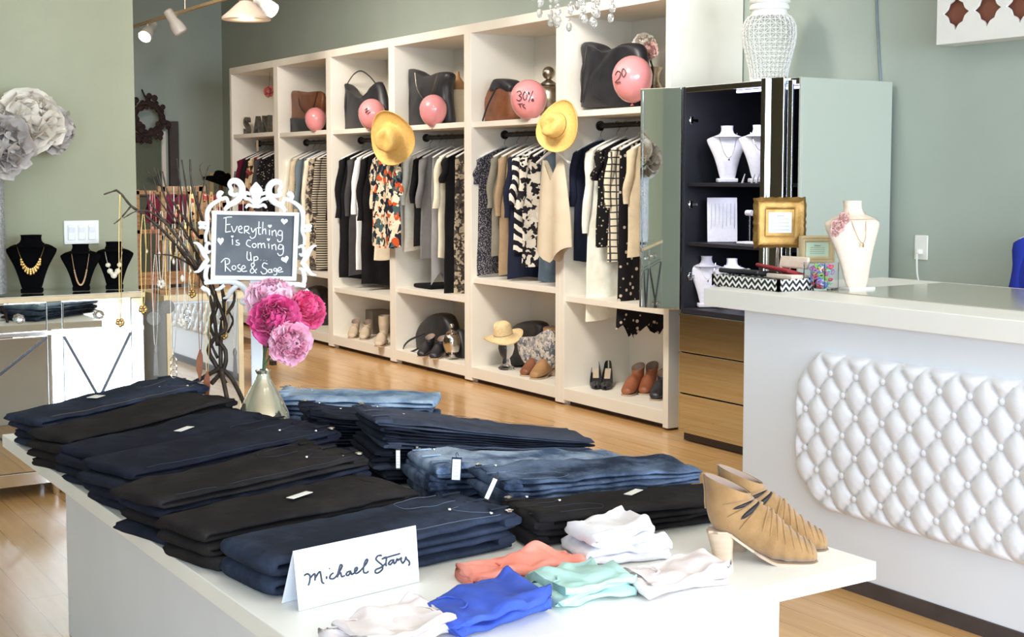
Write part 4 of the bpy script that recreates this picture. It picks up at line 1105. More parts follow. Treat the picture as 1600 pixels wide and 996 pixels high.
# cube vase of hair ties
g0 = (3.565, 3.455); s_ = .045
r = thing('glass_cube', 'clear glass cube holding colourful hair ties', 'glass container', (g0[0], g0[1], zc), .18)
for a_, b_ in (((-s_, -s_, .008), (-s_ + .003, s_, .10)), ((s_ - .003, -s_, .008), (s_, s_, .10)), ((-s_ + .003, -s_, .008), (s_ - .003, -s_ + .003, .10)), ((-s_ + .003, s_ - .003, .008), (s_ - .003, s_, .10))):
    MB().bb(a_, b_).build('glass_side', M['acrylic'], r, smooth=False)
MB().bb((-s_, -s_, 0), (s_, s_, .008)).build('glass_bottom', M['acrylic'], r, smooth=False)
rnd = random.Random(5)
cols = [base_mat('tie_%s' % n, c, .6) for n, c in (('pink', (232, 96, 150)), ('green', (150, 210, 90)), ('yellow', (236, 206, 90)), ('blue', (110, 150, 220)), ('red', (216, 60, 84)), ('lilac', (186, 140, 210)), ('mint', (150, 216, 190)), ('white', (238, 236, 236)))]
Rz = Matrix.Rotation(.18, 3, 'Z')
for i in range(90):
    c = Vector((rnd.uniform(-.032, .032), rnd.uniform(-.032, .032), .014 + .075 * (i / 90)))
    c = Rz @ c + Vector((g0[0], g0[1], zc))
    rot = Matrix.Rotation(rnd.uniform(0, PI), 3, 'X') @ Matrix.Rotation(rnd.uniform(0, PI), 3, 'Y')
    pts = [c + rot @ Vector((.009 * math.cos(t), .006 * math.sin(t), 0)) for t in [2 * PI * j / 8 for j in range(8)]]
    mi = i % 8
    tag(MB().tube(pts, .0028, 5, closed=True).build('hair_tie', cols[mi]), 'coloured hair tie inside the glass cube on the counter', 'hair tie', 'hair ties in the glass cube')
# large cream bust with fabric flower
bl = (3.68, 3.40, zc)
bust('display_bust', 'large cream bust with blush flower on the counter', (bl[0], bl[1], zc + .008), .325, FACE + .35, M['cream'], wide=.35, foot=False, depth=.3)
lastb = C.objects[-2] if False else [o for o in C.objects if o.get('label', '').startswith('large cream bust')][0]
MB().box((.01, .0, -.004), (.11, .07, .012)).build('foot', M['plastic'], lastb, bevel=.003)
for (dx, dz, rr, s) in ((-.09, .232, .028, 1), (-.066, .258, .024, 2), (-.102, .208, .016, 3)):
    c = Vector(bl) + Matrix.Rotation(FACE + .35, 3, 'Z') @ Vector((dx, -.02, dz))
    peony(c, rr, (-.5, -.7, .3), M['blush'], 22, s, 'fabric_flower', lastb)
necklace('necklace', 'fine gold chain on the large cream bust', (bl[0], bl[1], zc + .008), FACE + .35, .325, .34, M['gold'], .11, 'drop', lean=.12)
# gilt frames
def gilt(name, label, pts, X, mat, inner, stand=True, scallop=.0055, writing=True, rotz=None):
    """pts: picture corners (left,top,right,bottom) at distance plane X"""
    l, t, rt_, bt = pts
    c = aX((l + rt_) / 2, (t + bt) / 2, X); d = (c - _o).dot(_fw); w = (rt_ - l) / F_PX * d / 2 * 1.04; h = (bt - t) / F_PX * d / 2
    r = thing(name, label, 'picture frame', (c.x, c.y, zc), FACE + .12)
    zc0 = c.z - zc
    def rr(w, h, y, wob=0):
        out = []
        n = 14
        for (x0, z0, x1, z1) in ((-w, -h, w, -h), (w, -h, w, h), (w, h, -w, h), (-w, h, -w, -h)):
            for i in range(n):
                s = i / n; x = x0 + (x1 - x0) * s; z = z0 + (z1 - z0) * s
                k_ = wob * math.cos(s * 2 * PI * 4)
                if z0 == z1: z += math.copysign(k_, z0)
                else: x += math.copysign(k_, x0)
                out.append(Vector((x, y, zc0 + z)))
        return out
    b_ = .23 * min(w, h) * 2
    rings = [rr(w, h, .012, scallop), rr(w, h, 0, scallop), rr(w - .25 * b_, h - .25 * b_, -.010, scallop * .5), rr(w - .5 * b_, h - .5 * b_, -.004), rr(w - .7 * b_, h - .7 * b_, -.007), rr(w - b_, h - b_, -.001), rr(w - b_, h - b_, .008)]
    MB().loft(rings, False, False).build('frame', mat, r, auto=50)
    MB().bb((-w + b_ * .6, .004, zc0 - h + b_ * .6), (w - b_ * .6, .01, zc0 + h - b_ * .6)).build('frame_backing', mat, r)
    MB().bb((-w + b_, .001, zc0 - h + b_), (w - b_, .0035, zc0 + h - b_)).build('mat_card', inner[0], r)
    if inner[1]:
        MB().bb((-w + b_ * 1.25, -.0005, zc0 - h + b_ * 1.25), (w - b_ * 1.25, .0008, zc0 + h - b_ * 1.25)).build('paper', inner[1], r)
    if writing:
        wr = MB(); hh = h - b_ * 1.3; ww = (w - b_ * 1.35)
        for k in range(5):
            z = zc0 + hh * (.7 - k * .36); x0 = -ww * (.35 if k == 0 else .8); pts_ = []
            for i in range(24):
                s = i / 23; pts_.append(Vector((x0 * (1 - 2 * s), -.0012, z + .0022 * math.sin(s * (60 if k == 0 else 90)) * (1.6 if k == 0 else .6))))
            wr.tube(pts_, .0004, 4)
        wr.build('lettering', M['ink'], r)
    if stand:
        MB().tube([(0, .02, zc0 - h), (0, .03, zc0 - h * 1.3), (0, .03, .006)], .005, 8).lathe([(.035, 0), (.035, .004), (.006, .008)], (0, .03, 0), 18).build('stand', M['chrome'], r)
    return r
gilt('picture_frame', 'ornate gold frame with a white notice on a stand at the counter end', (1180, 310, 1258, 386), 3.60, M['gilt'], (M['gilt'], M['paper']))
gilt('picture_frame', 'small pale gold frame with mint card beside the cream bust', (1250, 369, 1304, 411), 3.70, M['goldtrim'], (noisy('mint_card', (206, 226, 200), (212, 230, 206), 9, .6), None), scallop=.002, writing=True)

# ---- wall fittings on the right wall
c = aX(1440.5, 387, WX)
r = thing('power_outlet', 'white wall outlet with plugged white cable', 'outlet', tuple(c))
MB().box(c - Vector((.004, 0, 0)), (.008, .078, .118)).build('cover_plate', M['plastic'], r, world=True, bevel=.004)
MB().box(c + Vector((-.02, 0, -.02)), (.03, .026, .026)).build('plug', M['plastic'], r, world=True, bevel=.006)
e0 = aX(1440, 440, WX - .03)
MB().tube(catmull([c + Vector((-.035, 0, -.03)), c + Vector((-.035, -.004, -.12)), (WX - .02, c.y - .01, .8), (WX - .02, c.y, .4)], 5), .004, 8).build('cable', M['plastic'], r, world=True)
pts = [aX(px, py, WX - .006) for px, py in ((1369, -40), (1370, 20), (1372, 60), (1374, 100), (1376, 130), (1377, 200))]
tag(MB().tube([Vector(p) for p in catmull(pts, 4)], .0065, 8).build('wall_cable', M['cable']), 'thin grey-blue cable running down the sage wall behind the cabinet', 'cable')
# fretwork light box high on the wall
bx0 = 5.0; zb = 1.976; yl = aX(1463, 72, bx0).y
r = thing('wall_lantern', 'white fretwork wall box with brown quatrefoil openings', 'wall box', (5.06, yl - .5, zb))
W_, H_ = 1.2, .5
def lozenge(cx_, cz, a, b_):
    out = []
    corners = [(0, -b_), (a, 0), (0, b_), (-a, 0)]
    for i in range(4):
        (x0, z0), (x1, z1) = corners[i], corners[(i + 1) % 4]
        for k in range(8):
            s = k / 8
            x = x0 + (x1 - x0) * s; z = z0 + (z1 - z0) * s
            ll_ = 1 + .07 * math.sin(s * PI) ** 4 - .12 * abs(math.sin(s * 2 * PI))
            out.append((cx_ + x * ll_, cz + z * ll_))
    return out
sp = [[(0, 0), (W_, 0), (W_, H_), (0, H_)]]
u0 = (1493.5 - 1463) / F_PX * 5.6
for j in range(3):
    for i in range(-1, 7):
        for (ox, oz, a, b_) in ((0, 0, .072, .078), (.0845, .13, .055, .062)):
            x = .104 + i * .169 + ox; z = .136 + j * .26 + oz
            if x - a > .02 and x + a < W_ - .02 and z + b_ < H_ - .02: sp.append(lozenge(x, z, a, b_)[::-1])
mt = Matrix(((0, 0, -1, bx0 + .006), (-1, 0, 0, yl), (0, 1, 0, zb), (0, 0, 0, 1)))
inv = Matrix.Translation(-Vector(r.location))
filled('fretwork_panel', sp, M['plastic'], r, .006, inv @ mt)
part('box_side', (bx0 + .012, yl - W_, zb), (WX, yl - W_ + .015, zb + H_), 'plastic', r)
part('box_side', (bx0 + .012, yl - .015, zb), (WX, yl, zb + H_), 'plastic', r)
part('box_bottom', (bx0 + .012, yl - W_ + .015, zb), (WX, yl - .015, zb + .015), 'plastic', r)
part('box_back', (bx0 + .03, yl - W_ + .015, zb + .015), (bx0 + .04, yl - .015, zb + H_), noisy('brown_backing', (124, 72, 54), (138, 84, 64), 8, .7), r)
# blue jacket hanging beyond the counter
c = aX(1652, 372, 4.9)
r = garment('jacket', 'royal blue jacket hanging beyond the counter at the right edge', fabric('royal_blue', (40, 54, 150)), c.y, .55, c.z + .07, .22, 'jacket', x=4.95, rotz=PI / 2, seed=90, rail=None)
MB().tube([(0, 0, r.children[0].bound_box[1][2] if False else c.z + .07 - .55), (0, 0, c.z + .12 - .55), (0, -.12, c.z + .12 - .55)], .003, 6).build('hook', M['chrome'], r)
MB().tube([(4.95, c.y, c.z + .12), (WX, c.y, c.z + .12)], .008, 8).build('wall_peg', M['darkmetal'], r, world=True)

# ================================================================== LIGHTS OVERHEAD
xt = 3.95
z_ = aX(207, 42, xt).z
r = thing('track_rail', 'pale ceiling track rail with hanging stem at the upper left', 'light track', (xt, 11, z_))
MB().bb((xt - .016, 7.4, z_ - .012), (xt + .016, 13.3, z_ + .012)).build('rail', M['goldtrim'], r, world=True)
for py_ in (8.4, aX(289, 10, xt).y):
    MB().tube([(xt, py_, z_ + .01), (xt, py_, 3.6)], .007, 8).build('stem', M['antique'], r, world=True)
def spot(px, py, label, d, X=xt, on=True, z=None):
    c = aX(px, py, X); d = Vector(d).normalized(); rot = axis_rot(-d)
    r = thing('track_spotlight', label, 'spotlight', (c.x, c.y, c.z), 0, 'track spotlights')
    MB().lathe([(.03, .14), (.04, .13), (.04, .04), (.055, 0), (.062, -.06), (.06, -.08)], c, 20, rot).build('housing', M['plastic'], r, world=True, solid=.004)
    MB().lathe([(.02, 0), (.05, -.05), (.055, -.086), (.03, -.094)], c, 20, rot).build('lamp_glass', M['bulb'] if on else M['plastic'], r, world=True)
    top = z_ - .012 if z is None else z
    MB().tube([c + (rot @ Vector((0, 0, .06))), Vector((X, c.y + (rot @ Vector((0, 0, .06))).y * .5, top - .05)), Vector((X, c.y, top))], .009, 8).build('bracket', M['plastic'], r, world=True)
    return r
spot(231, 50, 'lit track spotlight nearest the sage partition edge', (-.55, -.55, -.6))
spot(275, 38, 'unlit white track spotlight right of the lit one', (.45, -.2, -.8), on=False)
pl = aZ(385, 30, 2.52); 
spot(414, 8, 'lit track spotlight behind the pendant lamp', (.45, -.65, -.55))
r = thing('pendant_lamp', 'pale metal cone pendant lamp near the top of the picture', 'pendant lamp', tuple(pl))
d = (pl - _o).dot(_fw); R = 38 / F_PX * d
MB().lathe([(R, -.005), (R * 1.0, .012), (R * .75, .05), (R * .45, .10), (R * .28, .125), (R * .28, .16), (R * .18, .165), (R * .18, .22), (R * .05, .24)], pl, 40).build('shade', M['antique'] if False else noisy('ivory_enamel', (176, 160, 146), (186, 170, 156), 8, .4), r, world=True)
MB().lathe([(R * .22, .02), (R * .3, .035), (R * .3, .07), (R * .1, .09)], pl, 16).build('bulb', M['bulb'], r, world=True)
for q in range(3): MB().lathe([(R * .30, .13 + q * .014), (R * .31, .135 + q * .014), (R * .30, .14 + q * .014)], pl, 24).build('collar_ring', M['antique'], r, world=True)
MB().tube([pl + Vector((0, 0, .23)), Vector((pl.x, pl.y, 3.6))], .004, 6).build('cord', M['ribbon'], r, world=True)
pt = bpy.data.lights.new('pendant_light', 'POINT'); pt.energy = 4; pt.color = (1, .82, .58); pt.shadow_soft_size = .05
po = bpy.data.objects.new('pendant_light', pt); C.objects.link(po); po.location = pl + Vector((0, 0, -.04))
# chandelier
cc = aZ(896, 34, 2.1); d = (cc - _o).dot(_fw); R = 62 / F_PX * d
r = thing('chandelier', 'crystal bead chandelier hanging at the top of the picture', 'chandelier', tuple(cc))
ztop = cc.z + .30
rm = MB(); rm.tube([Vector((cc.x + R * math.cos(t), cc.y + R * math.sin(t), ztop)) for t in [2 * PI * j / 32 for j in range(32)]], .008, 8, closed=True)
rm.tube([Vector((cc.x, cc.y, ztop)), Vector((cc.x, cc.y, 3.6))], .008, 8)
for t in (0, PI / 2): rm.tube([Vector((cc.x + R * math.cos(t), cc.y + R * math.sin(t), ztop)), Vector((cc.x - R * math.cos(t), cc.y - R * math.sin(t), ztop))], .006, 6)
rm.build('frame', M['antique'], r, world=True)
cry = base_mat('cut_crystal', (235, 235, 232), .08, spec=1.0); bsdf(cry).inputs['Transmission Weight'].default_value = .75
for k in range(22):
    t = 2 * PI * k / 22 ; rr = R if k % 2 else R * .6
    x, y = cc.x + rr * math.cos(t), cc.y + rr * math.sin(t)
    zb_ = cc.z + .07 + .05 * math.sin(k * 2.3) if k % 2 else cc.z + .01 + .03 * math.sin(k)
    mb = MB(); nb = 9
    for i in range(nb):
        mb.ball((x, y, ztop - (ztop - zb_ - .02) * (i + .5) / nb), .0085, 6, 4)
    mb.ball((x, y, zb_), .017, 6, 4, (1, 1, 1.35))
    mb.build('crystal_strand', cry, r, world=True, smooth=False)

# ================================================================== MIRRORED CONSOLE AGAINST THE PARTITION
KY = 5.872; KT = .864
r = con = thing('mirrored_console', 'mirrored console with crossed doors against the sage partition', 'cabinet', (1.3, 6.04, 0))
X0, X1 = .62, 1.848
def kp(nm, a, b, mat, p=None, bv=.0015): return MB().bb(a, b).build(nm, M[mat] if isinstance(mat, str) else mat, p or con, world=True, smooth=False, bevel=bv)
kp('top', (X0 - .01, KY - .012, KT - .022), (X1 + .006, 6.21, KT), 'goldtrim')
kp('top_glass', (X0, KY, KT), (X1, 6.2, KT + .003), 'bevel')
kp('carcass', (X0 + .01, KY + .012, .112), (X1 - .005, 6.2, KT - .022), 'mirror')
xa, xb, xc, xd, xe = X0 + .04, 1.428, 1.495, 1.792, 1.846
kp('drawer_rail', (X0, KY - .006, .697), (X1, KY + .012, .715), 'bevel')
for (s0, s1) in ((X0, X0 + .04), (xb, xc), (xd, xe)):
    kp('stile', (s0 + .001, KY - .002, .115), (s1 - .001, KY + .012, KT - .024), 'mirror')
    kp('stile_edge', (s0, KY - .004, .115), (s0 + .004, KY - .001, KT - .024), 'bevel'); kp('stile_edge', (s1 - .004, KY - .004, .115), (s1, KY - .001, KT - .024), 'bevel')
def knob(p, x, z):
    m_ = MB().lathe([(.012, 0), (.008, -.004), (.006, -.012)], (x, KY - .004, z), 14, Matrix.Rotation(-PI / 2, 3, 'X'))
    k_ = MB().lathe([(.006, .0), (.019, .008), (.021, .016), (.014, .026), (.004, .03)], (x, KY - .012, z), 8, Matrix.Rotation(PI / 2, 3, 'X'))
    m_.v += []; m_.build('knob_stem', M['chrome'], p, world=True); k_.build('crystal_knob', M['crystal'], p, world=True, smooth=False)
for (s0, s1, kx) in ((xa, xb, aY(29, 505, KY).x), (xc, xd, aY(153, 494, KY).x)):
    d_ = kp('drawer', (s0 + .002, KY - .006, .718), (s1 - .002, KY + .012, KT - .026), 'mirror'); knob(d_, kx, .775)
    e_ = kp('door', (s0 + .002, KY - .006, .118), (s1 - .002, KY + .012, .694), 'mirror')
    # crossed mouldings
    zA, zB = .124, .688
    for (p0, p1) in (((s0 + .004, zA), (s1 - .004, zB)), ((s0 + .004, zB), (s1 - .004, zA))):
        c = Vector(((p0[0] + p1[0]) / 2, KY - .009, (p0[1] + p1[1]) / 2)); ln = math.hypot(p1[0] - p0[0], p1[1] - p0[1]); an = -math.atan2(p1[1] - p0[1], p1[0] - p0[0])
        MB().box(c, (ln, .006, .011), Matrix.Rotation(an, 3, 'Y')).build('cross_moulding', M['darkbevel'], e_, world=True, smooth=False, bevel=.002)
    knob(e_, (s0 + s1) / 2, (zA + zB) / 2 - .02 if s0 > 1.4 else (zA + zB) / 2 - .02)
kp('base_rail', (X0 + .01, KY - .002, .058), (X1 - .005, 6.19, .112), 'bevel')
for x in (X0 + .03, X1 - .03, 1.46):
    for y in (KY + .03, 6.16):
        MB().lathe([(.012, 0), (.016, .01), (.024, .058)], (x, y, 0), 12).build('leg', M['bevel'], con, world=True)
zk = KT + .004
# busts with necklaces
BY = 6.02
for (px, ht, w_, lab) in ((50, .262, .40, 'tallest black velvet bust at the left end of the console'), (127, .215, .40, 'black velvet bust below the light switches'), (179, .222, .38, 'black velvet bust nearest the partition edge')):
    x = aY(px, 450, BY).x
    bust('display_bust', lab, (x, BY, zk), ht, -.32, M['velvet'], wide=w_, group='black velvet busts', depth=.2, neck=1.35)
xs = [aY(p, 450, BY).x for p in (50, 127, 179)]
necklace('necklace', 'gold bib necklace with row of pale drops on the tallest velvet bust', (xs[0], BY, zk), -.32, .262, .42, M['gold'], .23, 'bib')
necklace('necklace', 'coral beaded gold necklace on the middle velvet bust', (xs[1], BY, zk), -.32, .215, .70, noisy('peach_beads', (206, 160, 120), (226, 184, 146), 60, .4), .18, 'beads')
necklace('necklace', 'chunky cream stone statement necklace on the velvet bust nearest the edge', (xs[2], BY, zk), -.32, .222, .52, noisy('cream_stone', (214, 200, 172), (236, 226, 204), 60, .25), .18, 'cluster')
# triple switch plate
c = (aY(99, 345, 6.22) + aY(154, 381, 6.22)) / 2
r = thing('light_switch', 'white three-gang light switch on the sage partition', 'light switch', (c.x, 6.215, c.z))
MB().box((0, 0, 0), (.158, .01, .108)).build('cover_plate', M['plastic'], r, bevel=.003)
for k in (-1, 0, 1):
    s_ = MB().box((k * .046, -.006, 0), (.034, .006, .07)).build('rocker', M['plastic'], r, bevel=.003)
    MB().box((k * .046, -.010, .012), (.026, .004, .028), Matrix.Rotation(.2, 3, 'X')).build('rocker_face', M['paper'], s_, bevel=.002)
# tall mosaic vase with giant paper flowers
vx = aY(-26, 450, 6.0).x
r = thing('floor_vase', 'tall silver mosaic vase holding giant paper flowers at the left edge', 'vase', (vx, 6.0, zk))
MB().lathe([(.06, 0), (.092, .01), (.095, .1), (.094, .4), (.098, .56), (.09, .56), (.086, .4), (.04, .38)], (vx, 6.0, zk), 36).build('vase_body', M['glitter'], r, world=True)
for (px, py, rr, mk, dr, nn_, s, lab) in ((50, 186, .145, 'papercream', (.15, -.75, .5), 60, 21, 'largest cream paper peony above the mosaic vase'), (6, 226, .13, 'papergrey', (-.1, -.9, .05), 44, 22, 'grey paper rose at the left edge, lowest of the three'),
                                          (92, 206, .10, 'papergrey', (.7, -.5, -.15), 40, 23, 'grey paper rose reaching furthest right')):
    c = aY(px, py, {21: 5.97, 22: 5.88, 23: 6.06}[s])
    t_ = thing('paper_flower', lab, 'paper flower', tuple(c), 0, 'giant paper flowers')
    bl = peony(c, rr, dr, M[mk], nn_ * 2 // 3, s, parent=t_, big=1.15, open_=1.6, ruff=.35)
    MB().tube([Vector(p) for p in catmull([tuple(c), ((c.x + vx) / 2, 6.0, c.z - .12), (vx + .01, 6.0, zk + .50), (vx, 6.0, zk + .41)], 5)], .006, 6).build('stem', M['branch'], bl, world=True)

# ================================================================== THE BACK OF THE SHOP, BEYOND THE PARTITION
KX0, KX1 = 1.99, 2.37; LY = 6.0
r = thing('display_cabinet', 'mirror fronted display cabinet with gold edge beyond the partition', 'cabinet', ((KX0 + KX1) / 2, LY + .2, 0))
def lp(nm, a, b, mat): return MB().bb(a, b).build(nm, M[mat], r, world=True, smooth=False, bevel=.0015)
lp('top', (KX0 - .01, LY - .012, .80), (KX1 + .01, LY + .4, .832), 'goldtrim')
lp('carcass', (KX0 + .01, LY + .012, .08), (KX1 - .01, LY + .39, .80), 'base_white')
lp('door', (KX0 + .03, LY, .1), (KX1 - .03, LY + .012, .79), 'mirror')
for x in (KX0 + .005, KX1 - .03): lp('stile', (x, LY - .002, .08), (x + .025, LY + .012, .80), 'goldtrim')
for x in (KX0 + .03, KX1 - .05):
    for y in (LY + .03, LY + .36): lp('leg', (x, y, 0), (x + .03, y + .03, .08), 'goldtrim')
# rustic wooden necklace racks on it
gold_thin = M['gold']
def rack(name, label, x0, x1, y, z0, h, nneck, seed, mats):
    r = thing(name, label, 'jewellery rack', ((x0 + x1) / 2, y, z0))
    for x in (x0, x1): MB().box((x, y, z0 + h / 2), (.022, .022, h)).build('upright', M['woodstand'], r, world=True, bevel=.002, smooth=False)
    for f in (.52, .97): MB().box(((x0 + x1) / 2, y, z0 + h * f), (x1 - x0 + .05, .022, .026)).build('crossbar', M['woodstand'], r, world=True, bevel=.002, smooth=False)
    MB().box(((x0 + x1) / 2, y, z0 + .01), (x1 - x0 + .08, .11, .02)).build('rack_base', M['woodstand'], r, world=True, bevel=.002, smooth=False)
    rnd = random.Random(seed)
    for k in range(nneck):
        x = x0 + .03 + (x1 - x0 - .06) * (k + .5) / nneck; zt_ = z0 + h * (.97 if k % 2 else .52); dl = rnd.uniform(.12, .3) * (1 if k % 2 else .7)
        w = .012
        pts = catmull([(x - w, y - .016, zt_ + .012), (x - w * .9, y - .018, zt_ - dl * .6), (x, y - .018, zt_ - dl), (x + w * .9, y - .018, zt_ - dl * .6), (x + w, y - .016, zt_ + .012)], 4)
        n_ = thing('necklace', 'long necklace hanging on the ' + label, 'necklace', (x, y - .018, zt_ - dl), 0, 'necklaces on the ' + label)
        MB().tube([Vector(p) for p in pts], .0022, 5).build('chain', mats[k % len(mats)], n_, world=True)
        MB().ball((x, y - .02, zt_ - dl - .012), .012, 8, 6, (.8, .5, 1.4)).build('pendant', mats[(k + 1) % len(mats)], n_, world=True)
jm = [M['gold'], M['antique'], noisy('coral_stone', (190, 110, 90), (214, 140, 116), 60, .4), noisy('ivory_stone', (226, 214, 196), (238, 228, 212), 60, .3)]
rack('necklace_rack', 'wooden necklace rack nearest the partition edge', 2.02, 2.20, 6.10, .832, .50, 6, 1, jm)
rack('necklace_rack', 'wooden necklace rack behind the twig tree', 2.24, 2.36, 6.22, .832, .42, 4, 2, jm)
# long display table further back with racks, scarves and boxes
TX0, TX1, TY = 2.55, 3.45, 8.2
r = thing('display_table', 'wooden display table standing in the far aisle', 'table', ((TX0 + TX1) / 2, TY + .3, 0))
MB().bb((TX0, TY, .70), (TX1, TY + .6, .74)).build('tabletop', M['woodstand'], r, world=True, bevel=.004, smooth=False)
for x in (TX0 + .03, TX1 - .08):
    for y in (TY + .03, TY + .52): MB().bb((x, y, 0), (x + .05, y + .05, .70)).build('leg', M['woodstand'], r, world=True, smooth=False)
MB().bb((TX0 + .03, TY + .03, .25), (TX1 - .03, TY + .57, .28)).build('lower_shelf', M['woodstand'], r, world=True, smooth=False)
rack('necklace_rack', 'wooden necklace rack on the far display table', 2.62, 2.95, 8.4, .74, .55, 7, 3, jm)
rack('necklace_rack', 'right wooden necklace rack on the far display table', 3.05, 3.38, 8.4, .74, .48, 6, 4, jm)
for k, (px, py, ml) in enumerate(((252, 318, 'burg'), (282, 322, 'burg'), (318, 345, 'redfloral'))):
    c = aY(px, py, 9.3)
    if k == 0:
        rr_ = thing('scarf_rail', 'dark metal scarf rail at the back of the shop', 'rail', (c.x + .3, 9.3, 0))
        za = c.z + .05
        MB().tube([(c.x - .2, 9.3, 0), (c.x - .2, 9.3, za), (c.x + .75, 9.3, za), (c.x + .75, 9.3, 0)], .012, 8).build('rail_frame', M['darkmetal'], rr_, world=True)
        for fx in (c.x - .2, c.x + .75): MB().bb((fx - .02, 9.1, 0), (fx + .02, 9.5, .03)).build('rail_foot', M['darkmetal'], rr_, world=True)
    def fn(u, v, cx=c.x, s=k):
        a = v * 2 * PI
        return Vector((cx + (u - .5) * .20 + .01 * math.sin(v * 12), 9.3 + .02 * math.sin(u * 22 + s) + .028 * math.cos(a), za - .09 + .10 * math.sin(a) + .012 * math.sin(u * 14)))
    tag(MB().grid(fn, 16, 14).build('scarf', G[ml], None, auto=0), ['burgundy scarf draped at the left of the back rail', 'burgundy scarf draped at the middle of the back rail', 'red patterned scarf at the right of the back rail'][k], 'scarf', 'scarves on the back rail')
# tall mirror on the far wall and a second one
mY = 13.44
def wallmirror(px0, px1, pyt, pyb, label):
    a_ = aY(px0, pyt, mY); b_ = aY(px1, pyb, mY)
    r = thing('wall_mirror', label, 'mirror', ((a_.x + b_.x) / 2, mY, max(b_.z, .05)))
    z0, z1 = max(b_.z, .05), a_.z
    MB().bb((a_.x + .03, mY, z0 + .03), (b_.x - .03, mY + .02, z1 - .03)).build('mirror_glass', noisy('aged_mirror', (170, 182, 168), (178, 190, 176), 3, .08, metal=.8), r, world=True, smooth=False)
    for (p, q) in (((a_.x, z0), (a_.x + .04, z1)), ((b_.x - .04, z0), (b_.x, z1)), ((a_.x + .04, z1 - .04), (b_.x - .04, z1)), ((a_.x + .04, z0), (b_.x - .04, z0 + .04))):
        MB().bb((p[0], mY - .015, p[1]), (q[0], mY + .03, q[1])).build('frame', M['ward'] if px0 < 250 else M['goldtrim'], r, world=True, smooth=False)
    return r
wallmirror(196, 263, 204, 470, 'tall pale framed mirror on the far wall beside the partition edge')
wallmirror(327, 362, 270, 470, 'narrow wood framed mirror on the far wall by the wardrobes')
# dark strip: doorway leaf between them
a_, b_ = aY(264, 205, 13.46), aY(272, 205, 13.46)
struct('trim_1', MB().bb((a_.x, 13.44, 0), (b_.x + .04, 13.5, a_.z + .1)), M['plinth'])
# cabinet with black hat on top by the wardrobes
c = aY(345, 285, 12.6)
r = thing('clothes_stand', 'pale wooden stand topped with a dark hat near the far wardrobe', 'stand', (c.x, 12.6, 0))
MB().tube([(c.x, 12.6, .03), (c.x, 12.6, c.z)], .02, 10).build('pole', M['woodstand'], r, world=True)
MB().lathe([(.18, 0), (.18, .02), (.05, .03)], (c.x, 12.6, 0), 20).build('base', M['woodstand'], r, world=True)
hat('hat', 'small dark hat on the stand near the far wardrobe', (c.x, 12.6, c.z), (.2, -.3, 1), .19, M['velvet'], False, .3)
# dark leaf wreath / bag hung high on the far wall
c = aY(232, 186, 13.3)
r = thing('wreath', 'dark brown twig wreath high on the far wall', 'wreath', (c.x, 13.3, c.z - .17))
m_ = MB(); rnd = random.Random(8)
for q in range(5):
    ph = rnd.uniform(0, 6); m_.tube([(c.x + (.14 + .02 * math.sin(5 * t + ph)) * math.cos(t), 13.3 + .02 * math.cos(3 * t + ph), c.z + (.15 + .02 * math.cos(4 * t + ph)) * math.sin(t)) for t in [2 * PI * j / 30 for j in range(30)]], .018, 6, closed=True)
for q in range(60):
    t = rnd.uniform(0, 2 * PI); rr = .14 + rnd.uniform(-.04, .09); p = Vector((c.x + rr * math.cos(t), 13.3 + rnd.uniform(-.04, .03), c.z + rr * math.sin(t)))
    m_.ball(p, rnd.uniform(.02, .035), 6, 4, (1, .4, 1))
m_.build('twigs', noisy('dark_twigs', (40, 28, 28), (62, 40, 38), 20, .8), r, world=True)
MB().tube([(c.x, 13.3, c.z + .15), (c.x, 13.49, c.z + .3)], .008, 6).build('hanger', M['ribbon'], r, world=True)

# ================================================================== LOW DISPLAY TABLE
TZ = .581; AX0, AX1, AY0, AY1 = .902, 2.111, 1.877, 4.291
r = tbl = thing('display_table', 'large low white display table piled with folded jeans in the foreground', 'table', (1.5, 3.08, 0))
MB().bb((AX0, AY0, TZ - .038), (AX1, AY1, TZ)).build('tabletop', M['white'], r, world=True, smooth=False, bevel=.002)
MB().bb((1.025, 1.94, 0), (1.90, 4.04, TZ - .038)).build('table_base', M['base_white'], r, world=True, smooth=False, bevel=.002)

# ---- folded jeans
DN = {
 'indigo': denim('indigo_denim', (26, 29, 40), (46, 50, 66)), 'black': denim('black_denim', (32, 29, 30), (50, 46, 46)), 'navy': denim('navy_denim', (26, 28, 40), (42, 45, 60)),
 'blue': denim('mid_blue_denim', (27, 39, 62), (66, 84, 114)), 'deep': denim('deep_blue_denim', (36, 42, 56), (60, 69, 90)),
 'slate': denim('slate_denim', (58, 63, 78), (80, 85, 102)), 'wash': denim('washed_blue_denim', (64, 82, 112), (160, 176, 198), (.40, .62)), 'light': denim('light_denim', (74, 106, 144), (170, 190, 212), (.35, .65)),
 'mid': denim('worn_blue_denim', (38, 48, 68), (104, 120, 148), (.42, .66)),
}
thread = base_mat('seam_thread', (120, 96, 66), .8); darkthread = base_mat('dark_thread', (44, 50, 70), .8); palestitch = base_mat('pale_stitch', (104, 116, 140), .8)
tagcard = noisy('hang_tag_card', (232, 228, 220), (238, 235, 228), 12, .6)
